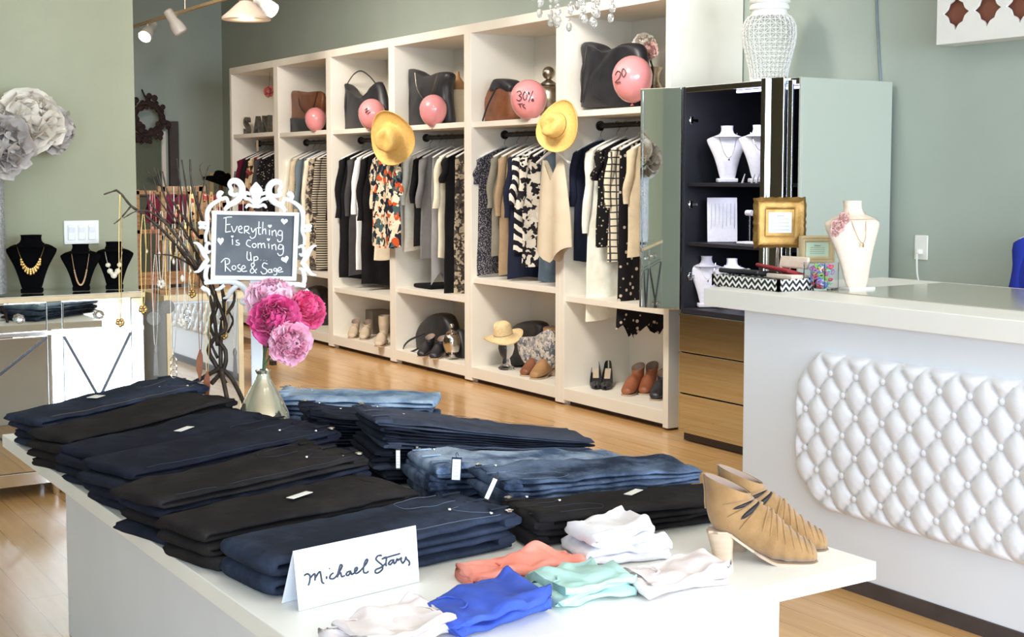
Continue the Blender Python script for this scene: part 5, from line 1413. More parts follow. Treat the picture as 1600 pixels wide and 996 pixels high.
def jeans(base, ang, i, n, tw, tk, Ln, W, mat, seed, label, group, detail=0, plies=2, rough=1.0, name='folded_jeans', taper=.82, tagk=None, z0=TZ, dx=0, dy=0, stitch=thread):
    rnd = random.Random(seed)
    r = thing(name, label, 'clothing', (base[0], base[1], z0 + i * (tw + tk) / 2), ang + rnd.uniform(-.045, .045), group)
    L2 = Ln / 2 + rnd.uniform(-.014, .008)
    ox, oy = rnd.uniform(-.012, .012) + dx, rnd.uniform(-.011, .011) + dy
    def T(x): s = (x + L2) / (2 * L2); return tk + (tw - tk) * max(0, min(1, s)) ** 1.2
    zb = i * (tw + tk) / 2
    def Z(x, f): return (i + f) * T(x) - zb
    path = []     # (x, z, half thickness, normal angle)
    m = 34 if name != 'folded_jeans' else 18
    hp = 1.0 / plies
    for ply in range(plies):
        rng = range(m + 1) if ply % 2 == 0 else range(m + 1)
        for q in rng:
            s = q / m
            x = (L2 - s * 2 * L2) if ply % 2 == 0 else (-L2 + s * 2 * L2)
            end = .012
            x = max(-L2 + end, min(L2 - (end if ply < plies - 1 and ply % 2 == 1 else 0), x))
            path.append((x, hp * (ply + .5), 0))
        if ply < plies - 1:
            sgn = -1 if ply % 2 == 0 else 1
            for q in range(1, 5):
                a = PI * q / 5
                path.append((sgn * (L2 - .012) + sgn * .014 * math.sin(a), hp * (ply + .5) + hp * (1 - math.cos(a)) / 2, sgn * math.sin(a)))
    top_kind = name != 'folded_jeans'
    rings = []; k = 44 if top_kind else 26
    for idx, (x, f, bend) in enumerate(path):
        s = (x + L2) / (2 * L2)
        w = W / 2 * (taper + (1.02 - taper) * s) * (1 + .03 * math.sin(s * 9 + seed))
        t2 = T(x) * hp * .53
        top = f > 1 - hp
        ring = []
        nxt = path[min(idx + 1, len(path) - 1)]; prv = path[max(idx - 1, 0)]
        tx = nxt[0] - prv[0]; tz = Z(nxt[0], nxt[1]) - Z(prv[0], prv[1]); ll_ = math.hypot(tx, tz) or 1
        nx, nzv = -tz / ll_, tx / ll_
        if abs(bend) < .01: nx, nzv = 0, math.copysign(1, tx)
        for j in range(k):
            a = 2 * PI * j / k
            yy = w * math.copysign(abs(math.cos(a)) ** .45, math.cos(a)); hh = t2 * math.copysign(abs(math.sin(a)) ** .7, math.sin(a))
            px_ = x + nx * hh + .006 * nz(yy * 14, f * 5, seed) * rough; pz_ = Z(x, f) + nzv * hh
            wr = rough * (.0042 if top else .0020) * (1 + 1.1 * s * s)
            pz_ += wr * (nz(px_ * 13 + seed, yy * 20, f * 3) + .6 * nz(px_ * 30, yy * 38 + seed, f)) * (1 if abs(math.sin(a)) > .3 else .4)
            if top_kind:
                rd = 1 - abs(nz(px_ * 11 + yy * 16 + seed, (yy - px_ * .5) * 9, seed * 1.7)) * 2.4
                pz_ += .0075 * max(-.3, rd) * (1 if math.sin(a) * nzv > -.2 else .15) + .006 * nz(px_ * 16, yy * 16, seed + f)
                yy += .008 * nz(x * 17, f * 4, seed + 9)
            elif rough:
                pz_ += .0065 * rough * max(0, s) ** 2.2 * nz(px_ * 9 + seed * 3, yy * 11, seed) * f + .003 * rough * nz(px_ * 5, yy * 7, seed + i * 2) * f
            py_ = yy + .010 * rough * nz(x * 7, f * 6 + seed, 2.2) + .0035 * rough * nz(x * 24, f * 9, seed)
            if pz_ < .0015 - zb: pz_ = .0015 - zb
            ring.append(Vector((px_ + ox, py_ + oy, pz_)))
        rings.append(ring)
    MB().loft(rings).build('denim_body' if name == 'folded_jeans' else 'cloth_body', mat, r, auto=0)
    if name != 'folded_jeans': return r
    # waistband at the +x end
    ztp = Z(L2, 1) ; zbt = Z(L2, 0)
    rg = []
    for q in range(19):
        s = q / 18; y = (s - .5) * W * 1.0; zz = (ztp + zbt) / 2 + .0015 * math.sin(s * 7 + seed)
        hh = (ztp - zbt) / 2 * 1.0
        hh *= (1 - .55 * abs(2 * s - 1) ** 6)
        rg.append([Vector((L2 - .012 + ox + .024 * math.copysign(abs(math.cos(2 * PI * j / 14)) ** .5, math.cos(2 * PI * j / 14)) + .004 * math.sin(s * 5 + seed), y + oy, zz + hh * math.copysign(abs(math.sin(2 * PI * j / 14)) ** .6, math.sin(2 * PI * j / 14)))) for j in range(14)])
    wb = MB().loft(rg).build('waistband', mat, r, auto=60)
    if detail:
        zz = ztp + .0028
        for y in (-.32, .02, .36):
            MB().box((L2 - .012 + ox, y * W + oy, zz), (.05, .010, .003)).build('belt_loop', mat, wb, bevel=.001)
        MB().lathe([(.0095, 0), (.0095, .003), (.005, .004), (.003, .003)], (L2 - .008 + ox, -.44 * W + oy, zz - .002), 14).build('button', M['chrome'] if detail > 1 else M['antique'], wb)
        # pocket and yoke stitching lying on the surface
        st = MB()
        def sz(x, y): return Z(x, 1) + .0022 + .0035 * rough * (nz(x * 13 + seed, y * 20, 3) + .6 * nz(x * 30, y * 38 + seed, 1)) * .9
        for ln in ([(L2 - .045, -.40), (L2 - .075, -.30), (L2 - .10, -.12), (L2 - .045, -.05)], [(L2 - .045, .12), (L2 - .15, .12), (L2 - .175, .26), (L2 - .15, .40), (L2 - .045, .40)], [(L2 - .04, -.48), (L2 - .16, -.47), (0, -.44), (-L2 + .04, -.38)]):
            pts = [Vector((x + ox, y * W + oy, sz(x, y * W))) for x, y in catmull(ln, 6)]
            st.tube(pts, .00045, 4)
        st.build('stitching', stitch, r)
        for (x, y) in ((L2 - .05, -.40), (L2 - .105, -.11)):
            MB().lathe([(.0045, 0), (.004, .002), (.001, .003)], (x + ox, y * W + oy, sz(x, y * W) - .001), 10).build('rivet', M['chrome'], r)
    if tagk:
        x, y, sx, sy, aa = tagk
        MB().box((x + ox, y * W + oy, Z(x, 1) + .006), (sx, sy, .0012), Matrix.Rotation(aa, 3, 'Z')).build('hang_tag', tagcard, r, bevel=.0004)
    return r
word = {0: 'lowest', 1: 'second from the bottom', 2: 'third from the bottom', 3: 'fourth from the bottom', 4: 'fifth from the bottom', 5: 'sixth from the bottom', 6: 'seventh from the bottom', 7: 'eighth from the bottom', 8: 'ninth from the bottom'}
def stack(name, base, deg, n, tw, tk, Ln, W, mats, where, colour, detail=1, tagk=None, seed=0, flip=False, rough=1.0, stitch=thread, spread=0):
    a = math.radians(deg) + (PI if flip else 0)
    for i in range(n):
        mk = mats[i % len(mats)] if i < n - 1 else mats[-1]
        pos = 'topmost' if i == n - 1 else word[i]
        jeans(base, a, i, n, tw, tk, Ln, W, DN[mk], seed * 37 + i, '%s folded jeans, %s, %s' % (colour, pos, where), 'folded jeans ' + where, detail if i == n - 1 else 0, tagk=tagk if i == n - 1 else None, rough=rough, stitch=stitch, dx=spread * (i - n / 2))
# left-hand row, fold over the left table edge, waistbands inward
stack('a', (1.175, 4.085), 16, 4, .036, .025, .54, .24, ['deep', 'indigo', 'deep', 'deep'], 'in the far left corner stack', 'deep blue', 1, (-.02, .12, .05, .035, .5), 1, rough=1.5)
stack('b', (1.17, 3.80), 19, 4, .033, .024, .56, .24, ['black', 'black', 'black', 'black'], 'second stack along the left row', 'black', 0, None, 2, rough=1.4)
stack('c', (1.165, 3.525), 17, 4, .031, .024, .55, .24, ['indigo', 'navy', 'navy', 'navy'], 'third stack along the left row', 'dark navy', 0, (.02, -.18, .07, .022, .45), 3, rough=1.3)
stack('d', (1.185, 3.25), 13, 4, .032, .027, .58, .285, ['indigo', 'navy', 'indigo', 'navy'], 'in the wide middle left stack', 'dark navy', 1, None, 4, rough=1.0, stitch=darkthread)
stack('e', (1.165, 2.955), 13, 4, .029, .025, .55, .245, ['indigo', 'black', 'indigo', 'black'], 'fifth stack along the left row', 'ink blue', 1, None, 5, rough=1.3, stitch=darkthread)
stack('f', (1.175, 2.70), 13, 3, .029, .028, .55, .24, ['black', 'black', 'black'], 'sixth stack along the left row', 'black', 0, (.03, .02, .07, .020, .3), 6, rough=1.2)
stack('g', (1.235, 2.445), 9, 2, .040, .042, .56, .25, ['deep', 'deep'], 'in the stack behind the name card', 'dark blue', 2, None, 7, rough=1.0, stitch=palestitch)
# right-hand side, waistbands facing the row gap
stack('h', (1.93, 3.93), -34, 3, .030, .026, .52, .24, ['mid', 'mid', 'light'], 'in the far right corner stack', 'light washed blue', 1, None, 8, True, 1.4, palestitch)
stack('i', (1.845, 3.47), -16, 7, .0185, .008, .52, .22, ['indigo', 'deep', 'indigo'], 'in the stack behind the tallest pile', 'charcoal blue', 1, None, 9, True, 1.3, darkthread)
stack('j', (1.885, 3.08), -11, 9, .0195, .0085, .60, .25, ['indigo', 'indigo', 'slate'], 'in the tallest pile', 'slate blue', 1, None, 10, True, 1.2, darkthread)
stack('k', (1.86, 2.83), -13, 3, .034, .022, .54, .22, ['mid', 'mid', 'wash'], 'in the stack with upright white tag', 'washed blue', 2, None, 11, True, 1.8, palestitch)
stack('l', (1.905, 2.60), -9, 4, .024, .021, .52, .215, ['mid', 'mid', 'mid', 'mid'], 'in the stack with slanted cream tag', 'worn blue', 2, None, 12, True, 1.8, palestitch)
stack('m', (1.845, 2.385), -9, 2, .036, .032, .54, .19, ['black', 'black'], 'in the stack behind the tan boots', 'black', 1, (-.03, -.1, .06, .02, .6), 13, True, 1.2, darkthread)
def hangtag(name, label, px, py, X, Y_, w, h, tilt, card, backing=None):
    z_ = aY(px, py, Y_)
    r = thing(name, label, 'tag', tuple(z_))
    r.rotation_euler = (0, 0, -YAW)
    b_ = MB().box((0, 0, 0), (w * 1.22, .002, h * 1.18), Matrix.Rotation(tilt, 3, 'Y')).build('tag_backing', backing or M['ribbon'], r, bevel=.001)
    MB().box((0, -.0018, 0), (w, .0014, h), Matrix.Rotation(tilt, 3, 'Y')).build('tag_paper', card, r, bevel=.0005)
    R_ = Matrix.Rotation(tilt, 3, 'Y'); ln = MB()
    for k in range(5): ln.tube([R_ @ Vector((-w * .3, -.003, h * (.34 - .16 * k))), R_ @ Vector((w * .3, -.003, h * (.34 - .16 * k)))], .0004, 4)
    ln.build('print_lines', M['cable'], r)
    MB().tube(catmull([R_ @ Vector((0, -.001, h * .56)), R_ @ Vector((-.003, 0, h * .72)), R_ @ Vector((0, .004, h * .8)), R_ @ Vector((.003, .01, h * .62))], 4), .0008, 5).build('cord', M['ribbon'], r)
hangtag('hang_tag', 'white hang tag on navy backing hanging on the washed blue jeans', 713, 734, 0, 2.735, .020, .050, .05, M['paper'], fabric('navy_card', (34, 42, 66)))
hangtag('hang_tag', 'slim slanted cream tag hanging on the worn blue jeans', 767, 764, 0, 2.52, .010, .050, .42, tagcard)
hangtag('hang_tag', 'cream tag standing at the left of the washed blue jeans', 622, 718, 0, 2.93, .010, .045, .0, tagcard)

# ---- folded tops on the near edge
TS = {'white': noisy('white_jersey', (234, 230, 236), (240, 237, 242), 20, .9, bumpy=.3, bscale=60), 'pinkwhite': noisy('blush_white_jersey', (230, 216, 216), (238, 227, 227), 20, .9, bumpy=.3, bscale=60),
      'coral': noisy('coral_jersey', (238, 136, 116), (244, 156, 140), 20, .9, bumpy=.3, bscale=60), 'aqua': noisy('aqua_jersey', (164, 202, 196), (182, 216, 208), 20, .9, bumpy=.3, bscale=60),
      'cobalt': noisy('cobalt_jersey', (50, 76, 174), (64, 92, 192), 20, .9, bumpy=.3, bscale=60)}
def top_(label, c, deg, Ln, W, h, mat, seed, plies=3, rough=2.6, i=0, group=None):
    """loosely folded knit top: zig-zag folded sheet plus a rolled neckline"""
    r = jeans((c[0], c[1]), math.radians(deg), 0, 1, h, h * .8, Ln, W, mat, seed, label, group, 0, plies, rough, name='knit_top', taper=.9, z0=TZ + i)
    rnd = random.Random(seed)
    # the band of the neckline, half sunk in the cloth
    pts = []
    for q in range(15):
        a = -1.7 + 3.4 * q / 14
        pts.append(Vector((-Ln * .34 + Ln * .12 * math.cos(a), W * .24 * math.sin(a), h * .97 + .001 * math.sin(q * 1.7 + seed))))
    MB().tube(pts, [.001 + .0022 * math.sin(PI * q / 14) for q in range(15)], 8, flat=.7).build('neckline', mat, r, auto=0)
    return r
top_('folded white top under another, behind the blush white top', (1.70, 2.205), -14, .20, .165, .034, TS['white'], 41, 2, 2.0, group='folded knit tops')
top_('folded white top lying uppermost beside the black jeans', (1.685, 2.215), -10, .17, .15, .034, TS['white'], 42, 2, 2.4, i=.035, group='folded knit tops')
top_('folded coral top in front of the dark blue jeans', (1.455, 2.195), -10, .25, .105, .026, TS['coral'], 43, 2, 3.0, group='folded knit tops')
top_('folded aqua top between the coral and cobalt tops', (1.455, 2.045), 0, .175, .14, .044, TS['aqua'], 44, 3, 2.4, group='folded knit tops')
top_('folded blush white top in front of the tan boots', (1.665, 1.985), -8, .20, .12, .036, TS['pinkwhite'], 45, 3, 2.8, group='folded knit tops')
top_('folded cobalt blue top at the near table edge', (1.245, 2.015), 2, .225, .15, .044, TS['cobalt'], 46, 2, 2.8, group='folded knit tops')
top_('folded pinkish white top cut by the bottom of the picture', (1.055, 2.03), 3, .19, .15, .03, TS['pinkwhite'], 47, 3, 3.0, group='folded knit tops')

# ---- tan ankle boots
boot('ankle_boot', 'front tan suede strappy ankle boot at the table corner', (1.922, 2.00, TZ), -.68, M['suede'], .90, .07, cuts=2, pleat=1, group='tan strappy boots')
boot('ankle_boot', 'rear tan suede strappy ankle boot, half behind its mate', (2.005, 2.05, TZ), -.64, M['suede'], .90, .07, cuts=2, pleat=1, group='tan strappy boots')

# ---- white name card
q0, q1 = aZ(467, 956, TZ), aZ(655, 910, TZ)
ux = (q1 - q0); wd = ux.length; ang = math.atan2(ux.y, ux.x)
nrm = Vector((math.sin(ang), -math.cos(ang), 0))
hC = aX(455, 865, q0.x).z - TZ
hC = (aY(455, 866, q0.y).z - TZ)
r = crd = thing('name_card', 'white tent card with handwritten name in front of the dark blue jeans', 'sign', ((q0.x + q1.x) / 2, (q0.y + q1.y) / 2, TZ), ang)
lean = .10
cardm = MB(); up_ = Vector((0, lean * hC, hC))
for (a_, sgn) in ((0, 1), (1, -1)):
    if a_ == 0: p = [Vector((-wd / 2, 0, .001)), Vector((wd / 2, 0, .001)), Vector((wd / 2, 0, .001)) + up_, Vector((-wd / 2 - .004, 0, .001)) + up_]
    else: p = [Vector((-wd / 2, .06, .001)), Vector((wd / 2, .06, .001)), Vector((wd / 2, 0, .001)) + up_, Vector((-wd / 2 - .004, 0, .001)) + up_]
    cardm.add(p, [(0, 1, 2, 3)])
cardm.build('folded_card', M['paper'], r, solid=.0016, smooth=False)
inv = wmat(r).inverted()
def onplane(px, py, P0, n_):
    d = ray(px, py); t = (P0 - _o).dot(n_) / d.dot(n_); return _o + d * t
P0 = wmat(r) @ Vector((0, 0, .001)); Pn = (wmat(r).to_3x3() @ Vector((0, -hC, lean * hC))).normalized()
def mcard(x, y): return onplane(450 + x / 7.114, 820 + y / 7.114, P0 + Pn * .0016, Pn)
ms = [[(180, 570), (215, 550), (245, 575), (240, 640), (225, 680)], [(245, 600), (290, 550), (302, 570), (300, 625)], [(300, 600), (350, 525), (365, 560), (378, 640), (400, 655)],
      [(430, 575), (428, 608)], [(458, 490), (462, 494)], [(505, 540), (475, 562), (465, 598), (500, 605), (530, 585)],
      [(530, 585), (585, 505), (602, 458), (582, 452), (562, 520), (545, 590), (560, 560), (585, 537), (598, 580), (630, 570)],
      [(700, 520), (662, 530), (646, 558), (670, 567), (700, 532), (706, 556), (730, 545)], [(730, 545), (765, 508), (770, 480), (746, 490), (742, 532), (762, 545), (800, 520)],
      [(800, 520), (868, 440), (886, 392), (862, 400), (842, 470), (842, 530), (870, 540), (895, 520)],
      [(1040, 345), (1000, 350), (977, 385), (1010, 420), (1048, 455), (1048, 500), (1000, 540), (970, 533), (978, 502), (1030, 480), (1090, 430)],
      [(1062, 372), (1095, 368), (1090, 420), (1092, 465)], [(1042, 385), (1140, 355), (1245, 325)], [(1180, 395), (1142, 402), (1117, 438), (1140, 446), (1172, 412), (1180, 436), (1198, 425)],
      [(1198, 425), (1214, 378), (1222, 400), (1262, 370), (1256, 400), (1275, 435)], [(1275, 435), (1300, 400), (1310, 360), (1318, 385), (1345, 410), (1352, 440), (1338, 456)]]
mb = MB(); squig(mb, ms, mcard, .0019)
mb.build('handwriting', M['ink'], r, world=True)

# ---- chalkboard in a scrolled white frame on a post
CB0 = aY(398, 385, 3.98); Cn = Vector((-math.sin(YAW), -math.cos(YAW), 0))
def bs(px, py, off=0): return onplane(px, py, CB0 + Cn * off, Cn)
zb0 = TZ
foot = Vector((CB0.x, CB0.y, TZ)) - Cn * .012
r = chb = thing('chalkboard_sign', 'small chalkboard in an ornate white scroll frame standing on the jeans table', 'sign', tuple(foot), -YAW)
def k8(x, y, off=0): return bs(310 + x / 7.661, 320 + y / 7.661, off)
def quad(a, b, c, d, t, nm, mat, p):
    vs = [a, b, c, d]; v2 = [q - Cn * t for q in vs]
    return MB().add(vs + v2, [(0, 1, 2, 3), (7, 6, 5, 4), (0, 4, 5, 1), (1, 5, 6, 2), (2, 6, 7, 3), (3, 7, 4, 0)]).build(nm, mat, p, world=True, smooth=False, bevel=.001)
IC = [(215, 118), (1148, 135), (1120, 862), (195, 850)]; OC = [(160, 72), (1200, 95), (1165, 912), (145, 898)]
quad(*[k8(x, y, .002) for x, y in IC], .006, 'chalkboard', M['slate'], r)
for i in range(4):
    a_, b_ = OC[i], OC[(i + 1) % 4]; c_, d_ = IC[(i + 1) % 4], IC[i]
    quad(k8(*a_, .009), k8(*b_, .009), k8(*c_, .009), k8(*d_, .009), .016, 'frame_rail', M['resin'], r)
def circ(x, y, rr, rx=None, n=10): return [(x + (rx or rr) * math.cos(2 * PI * i / n), y + rr * math.sin(2 * PI * i / n)) for i in range(n + 1)]
text = [[(330, 155), (328, 240), (325, 330)], [(300, 162), (350, 150), (402, 148)], [(326, 240), (380, 235)], [(325, 330), (388, 320)],
        [(395, 255), (425, 330), (465, 255)], [(480, 300), (520, 285), (505, 255), (480, 280), (490, 330), (530, 335)],
        [(552, 262), (550, 345)], [(552, 262), (600, 262), (592, 305), (560, 310), (612, 350)], [(630, 275), (650, 330), (685, 285), (690, 320), (680, 380), (640, 405), (615, 380)],
        [(725, 200), (722, 345), (748, 352)], [(698, 280), (750, 275)], [(772, 205), (765, 352)], [(766, 315), (800, 290), (806, 355)], [(850, 300), (850, 365)],
        [(880, 310), (884, 372)], [(884, 330), (920, 308), (935, 382)], [(1000, 318), (965, 312), (952, 358), (995, 365), (1003, 320), (1000, 425), (960, 445), (945, 415)],
        [(405, 410), (408, 480)], [(482, 425), (452, 430), (462, 455), (490, 466), (480, 485), (445, 480)],
        [(628, 430), (590, 428), (575, 478), (625, 510)], circ(668, 490, 24), [(712, 460), (715, 522)], [(715, 480), (745, 463), (755, 520)], [(755, 480), (785, 463), (796, 520)], [(838, 465), (845, 525)],
        [(876, 480), (884, 536)], [(884, 495), (918, 478), (930, 545)], [(1010, 488), (970, 480), (956, 528), (1002, 530), (1015, 490), (1012, 585), (970, 610), (945, 580)],
        [(585, 560), (580, 635), (605, 668), (628, 640), (620, 568)], [(624, 600), (636, 672)], [(665, 620), (663, 702)], [(665, 632), (700, 622), (710, 655), (668, 670)],
        [(745, 662), (747, 666)], [(783, 665), (785, 669)], [(815, 670), (817, 674)],
        [(320, 665), (322, 800)], [(270, 692), (320, 645), (368, 658), (365, 705), (322, 728), (388, 800)], circ(425, 755, 24), [(500, 715), (470, 730), (482, 760), (510, 778), (498, 800), (465, 795)],
        [(518, 775), (560, 755), (540, 728), (515, 760), (530, 800), (582, 795)], [(692, 822), (632, 730), (650, 700), (670, 725), (620, 790), (645, 820), (700, 768)],
        [(828, 712), (782, 700), (766, 745), (815, 780), (810, 820), (770, 830), (745, 800)], circ(855, 795, 20), [(876, 770), (882, 815)], circ(918, 780, 17), [(938, 765), (936, 832), (900, 842)],
        [(955, 790), (995, 775), (975, 750), (950, 775), (965, 808), (1015, 800)]]
mb = MB(); squig(mb, text, lambda x, y: k8(x, y, .0028), .0017)
mb.build('chalk_lettering', M['chalk'], r, world=True)
def heart(x, y, s, rot=0):
    out = []
    for i in range(24):
        t = 2 * PI * i / 24; hx = 16 * math.sin(t) ** 3 / 17; hy = -(13 * math.cos(t) - 5 * math.cos(2 * t) - 2 * math.cos(3 * t) - math.cos(4 * t)) / 17
        out.append((x + s * (hx * math.cos(rot) - hy * math.sin(rot)), y + s * (hx * math.sin(rot) + hy * math.cos(rot))))
    return out
mb = MB()
for (x, y, s, ro) in ((1028, 200, 44, .1), (265, 435, 56, .0), (1038, 655, 50, -.3), (855, 258, 26, 0), (405, 382, 18, 0), (838, 418, 22, 0)):
    h_ = heart(x, y, s, ro)
    if s > 40: h_ = [(a_ if s != 56 else x + (a_ - x) * .75, b_) for a_, b_ in h_]
    mb.prism(h_, lambda u, v, w: k8(u, v, .0024 + w), .0012)
mb.build('chalk_hearts', M['chalk'], r, world=True)
def k3(x, y, off=0): return bs(280 + x / 3.831, 260 + y / 3.831, off)
orn = [  # (points, radii in drawing units)
    ([(352, 160), (330, 172), (306, 160), (312, 138), (300, 110), (318, 88), (350, 92), (374, 122), (372, 165), (345, 205), (300, 232), (270, 262)], [4, 9, 11, 9, 10, 13, 15, 16, 16, 15, 12, 8]),
    ([(262, 165), (246, 158), (236, 176), (252, 196), (280, 190), (292, 215), (300, 245)], [8, 11, 12, 10, 9, 8, 7]),
    ([(245, 200), (205, 222), (178, 250), (166, 285), (166, 325), (170, 370), (158, 410), (160, 455)], [8, 10, 11, 11, 10, 9, 8, 7]),
    ([(120, 330), (132, 345), (158, 340)], [8, 13, 8]), ([(118, 372), (134, 362), (158, 372)], [6, 10, 7]),
    ([(84, 458), (108, 464), (132, 492), (150, 530), (172, 560)], [3, 8, 12, 13, 8]), ([(196, 470), (172, 460), (160, 490), (172, 515), (190, 505)], [5, 8, 9, 8, 4]),
    ([(86, 634), (116, 628), (140, 600), (160, 572), (180, 556)], [3, 8, 12, 12, 7]), ([(192, 596), (172, 600), (160, 630), (158, 665), (170, 700)], [5, 9, 11, 11, 9]),
    ([(134, 722), (150, 735), (172, 745), (182, 775)], [10, 12, 10, 4]), ([(150, 700), (190, 692), (240, 690), (300, 690), (355, 705), (398, 742), (412, 785), (395, 818), (372, 815), (374, 795), (392, 792)], [9, 12, 13, 13, 14, 16, 16, 12, 9, 7, 5]),
    ([(262, 792), (290, 782), (305, 755), (330, 728), (352, 718)], [3, 9, 12, 12, 8]), ([(215, 740), (240, 735), (270, 712)], [4, 8, 9]),
]
fleur = [([(460, 96), (448, 125), (438, 150), (448, 185), (456, 250)], [3, 11, 14, 11, 9]), ([(460, 96), (472, 125), (482, 150), (472, 185), (462, 250)], [3, 11, 14, 11, 9]), ([(460, 130), (460, 190)], [12, 10]),
         ([(428, 172), (405, 160), (390, 172), (396, 192), (420, 198), (445, 222)], [5, 9, 10, 9, 8, 7]), ([(492, 172), (515, 160), (530, 172), (524, 192), (500, 198), (475, 222)], [5, 9, 10, 9, 8, 7]),
         ([(398, 250), (415, 232), (450, 245)], [5, 8, 6]), ([(522, 250), (505, 232), (470, 245)], [5, 8, 6])]
def oscroll(pts, rad, name='scroll'):
    p = catmull(pts, 5); q = catmull([(a_,) for a_ in rad], 5)
    sc = 1.35 / 3.831 / F_PX * 4.2
    return MB().tube([k3(x, y, 0) for x, y in p], [v_[0] * sc for v_ in q], 10, flat=.55, flatdir=tuple(Cn)).build(name, M['resin'], r, world=True, auto=0)
for pts, rad in orn:
    oscroll(pts, rad); oscroll([(910 - x * .985 - 5, y + 12 * (y > 300) + 6) for x, y in pts], rad)
for pts, rad in fleur: oscroll(pts, rad, 'fleur')
o3 = foot
MB().box((0, 0, (k8(600, 905).z - TZ) / 2 + .005), (.036, .012, k8(600, 905).z - TZ)).build('post', M['resin'], r, bevel=.002)
MB().box((0, .0, .006), (.10, .08, .010)).build('foot_plate', M['resin'], r, bevel=.003)
MB().box((0, -.0, k8(600, 500).z - TZ), (.036, .004, k8(600, 100).z - k8(600, 905).z - .02)).build('back_brace', M['resin'], r)

# ---- mercury glass vase and peonies
vb = Vector((1.54, 3.755, TZ))
mg = noisy('mercury_glass', (206, 198, 176), (236, 230, 214), 12, .10, metal=.85, bumpy=.12, bscale=30)
r = thing('glass_vase', 'mercury glass bottle vase between the jeans stacks', 'vase', tuple(vb))
MB().lathe([(.04, 0), (.066, .006), (.082, .03), (.084, .055), (.074, .09), (.055, .13), (.036, .165), (.022, .19), (.019, .205), (.024, .215), (.017, .217), (.014, .19), (.02, .16)], vb, 40).build('vase_body', mg, r, world=True)
for (px, py, Y_, rp, mk, dr, s, lab) in ((424, 464, 3.83, 40, 'palepink', (-.2, -.4, .8), 51, 'pale pink peony at the back of the bouquet'), (430, 500, 3.74, 40, 'magenta', (-.45, -.85, .25), 52, 'magenta peony at the left of the bouquet'),
                                         (482, 484, 3.78, 33, 'hotpink', (.4, -.8, .3), 53, 'deep pink peony at the right of the bouquet'), (455, 536, 3.68, 34, 'pink', (-.1, -.95, .1), 54, 'soft pink peony lowest at the front')):
    c = aY(px, py, Y_); R = rp / F_PX * (c - _o).dot(_fw)
    t_ = thing('peony', lab + ' in the mercury vase', 'flower', tuple(c), 0, 'peonies in the mercury vase')
    bl = peony(c, R, dr, M[mk], 52, s, parent=t_, big=1.05, open_=1.75, ruff=1.0)
    MB().ball(c - Vector(dr).normalized() * R * .1, R * .22, 10, 8).build('calyx', M['stem'], bl, world=True)
    MB().tube([Vector(p) for p in catmull([tuple(c), tuple((c * .35 + (vb + Vector((0, 0, .25))) * .65)), tuple(vb + Vector((0, 0, .2))), tuple(vb + Vector((0, 0, .05)))], 5)], .0032, 6).build('stem', M['stem'], bl, world=True)

# ---- twig jewellery tree
TYY = 4.14
def tp_(px, py, dy=0): return aY(px, py, TYY + dy)
fx = aY(345, 600, TYY).x
r = tree = thing('jewellery_tree', 'dark metal twig tree hung with long necklaces behind the jeans', 'jewellery stand', (fx, TYY, TZ))
br_ = [([(352, 600, 0), (338, 572, .02), (326, 548, .02), (336, 528, 0), (352, 515, -.02), (348, 490, 0), (330, 455, .02), (300, 415, 0), (262, 368, -.02), (228, 338, -.02), (205, 322, -.02), (190, 304, -.02), (181, 297, -.02)], .0085, .003),
       ([(330, 600, .02), (350, 575, 0), (352, 548, 0), (338, 530, .01), (328, 508, .01), (336, 470, 0), (320, 430, .03), (295, 372, .04), (262, 320, .05), (246, 264, .05)], .008, .0022),
       ([(345, 590, 0), (345, 520, .02), (350, 470, .0), (332, 400, .02), (312, 330, .02), (300, 290, .02), (297, 249, .02)], .008, .003), ([(340, 540, .0), (332, 480, -.02), (318, 440, -.03), (296, 398, -.05), (262, 352, -.05), (236, 318, -.05), (222, 285, -.05)], .007, .002),
       ([(345, 500, 0), (366, 470, .03), (358, 430, .05), (342, 380, .05), (328, 330, .05), (322, 288, .06)], .006, .002), ([(322, 440, .02), (300, 380, .07), (287, 320, .07), (276, 248, .07)], .005, .002), ([(300, 360, .07), (292, 300, .07), (284, 250, .08)], .004, .002),
       ([(310, 330, .02), (322, 272, .0), (328, 258, 0)], .0025, .0015), ([(318, 282, .0), (312, 262, .0), (317, 254, 0)], .002, .0012), ([(350, 470, -.02), (372, 440, -.03), (366, 405, .0), (352, 350, .03), (362, 300, .04), (368, 268, .04)], .006, .003),
       ([(205, 322, -.02), (188, 342, -.03), (178, 350, -.03)], .003, .0015), ([(183, 297, -.02), (162, 304, -.02)], .003, .002), ([(262, 352, -.05), (236, 332, -.06), (214, 330, -.07), (193, 341, -.07)], .004, .0015), ([(246, 300, .05), (239, 278, .05), (228, 266, .05)], .002, .0015), ([(262, 318, .05), (255, 300, .05), (240, 262, .06)], .003, .0015),
       ([(300, 415, 0), (270, 400, -.03), (244, 398, -.04)], .004, .0015), ([(288, 380, .04), (262, 345, .05), (246, 346, .05)], .003, .0015), ([(330, 430, .03), (318, 380, .06), (330, 350, .06), (338, 290, .06)], .004, .002), ([(356, 520, .0), (364, 502, -.02), (358, 488, -.02)], .004, .003),
       ([(312, 372, .02), (280, 330, .0), (262, 300, -.01), (254, 268, -.01)], .0045, .002), ([(318, 420, -.03), (286, 392, -.06), (266, 372, -.07), (258, 352, -.07)], .004, .0015), ([(340, 560, .02), (326, 520, .03), (340, 470, .04), (310, 400, .03), (276, 352, .03), (240, 300, .03)], .005, .002)]
for pts, r0, r1 in br_:
    p3 = catmull(pts, 5); n_ = len(p3)
    MB().tube([tp_(*q) for q in p3], [r0 + (r1 - r0) * i / (n_ - 1) + .0006 * math.sin(i * 2.1) for i in range(n_)], 8).build('branch', M['branch'], r, world=True, auto=0)
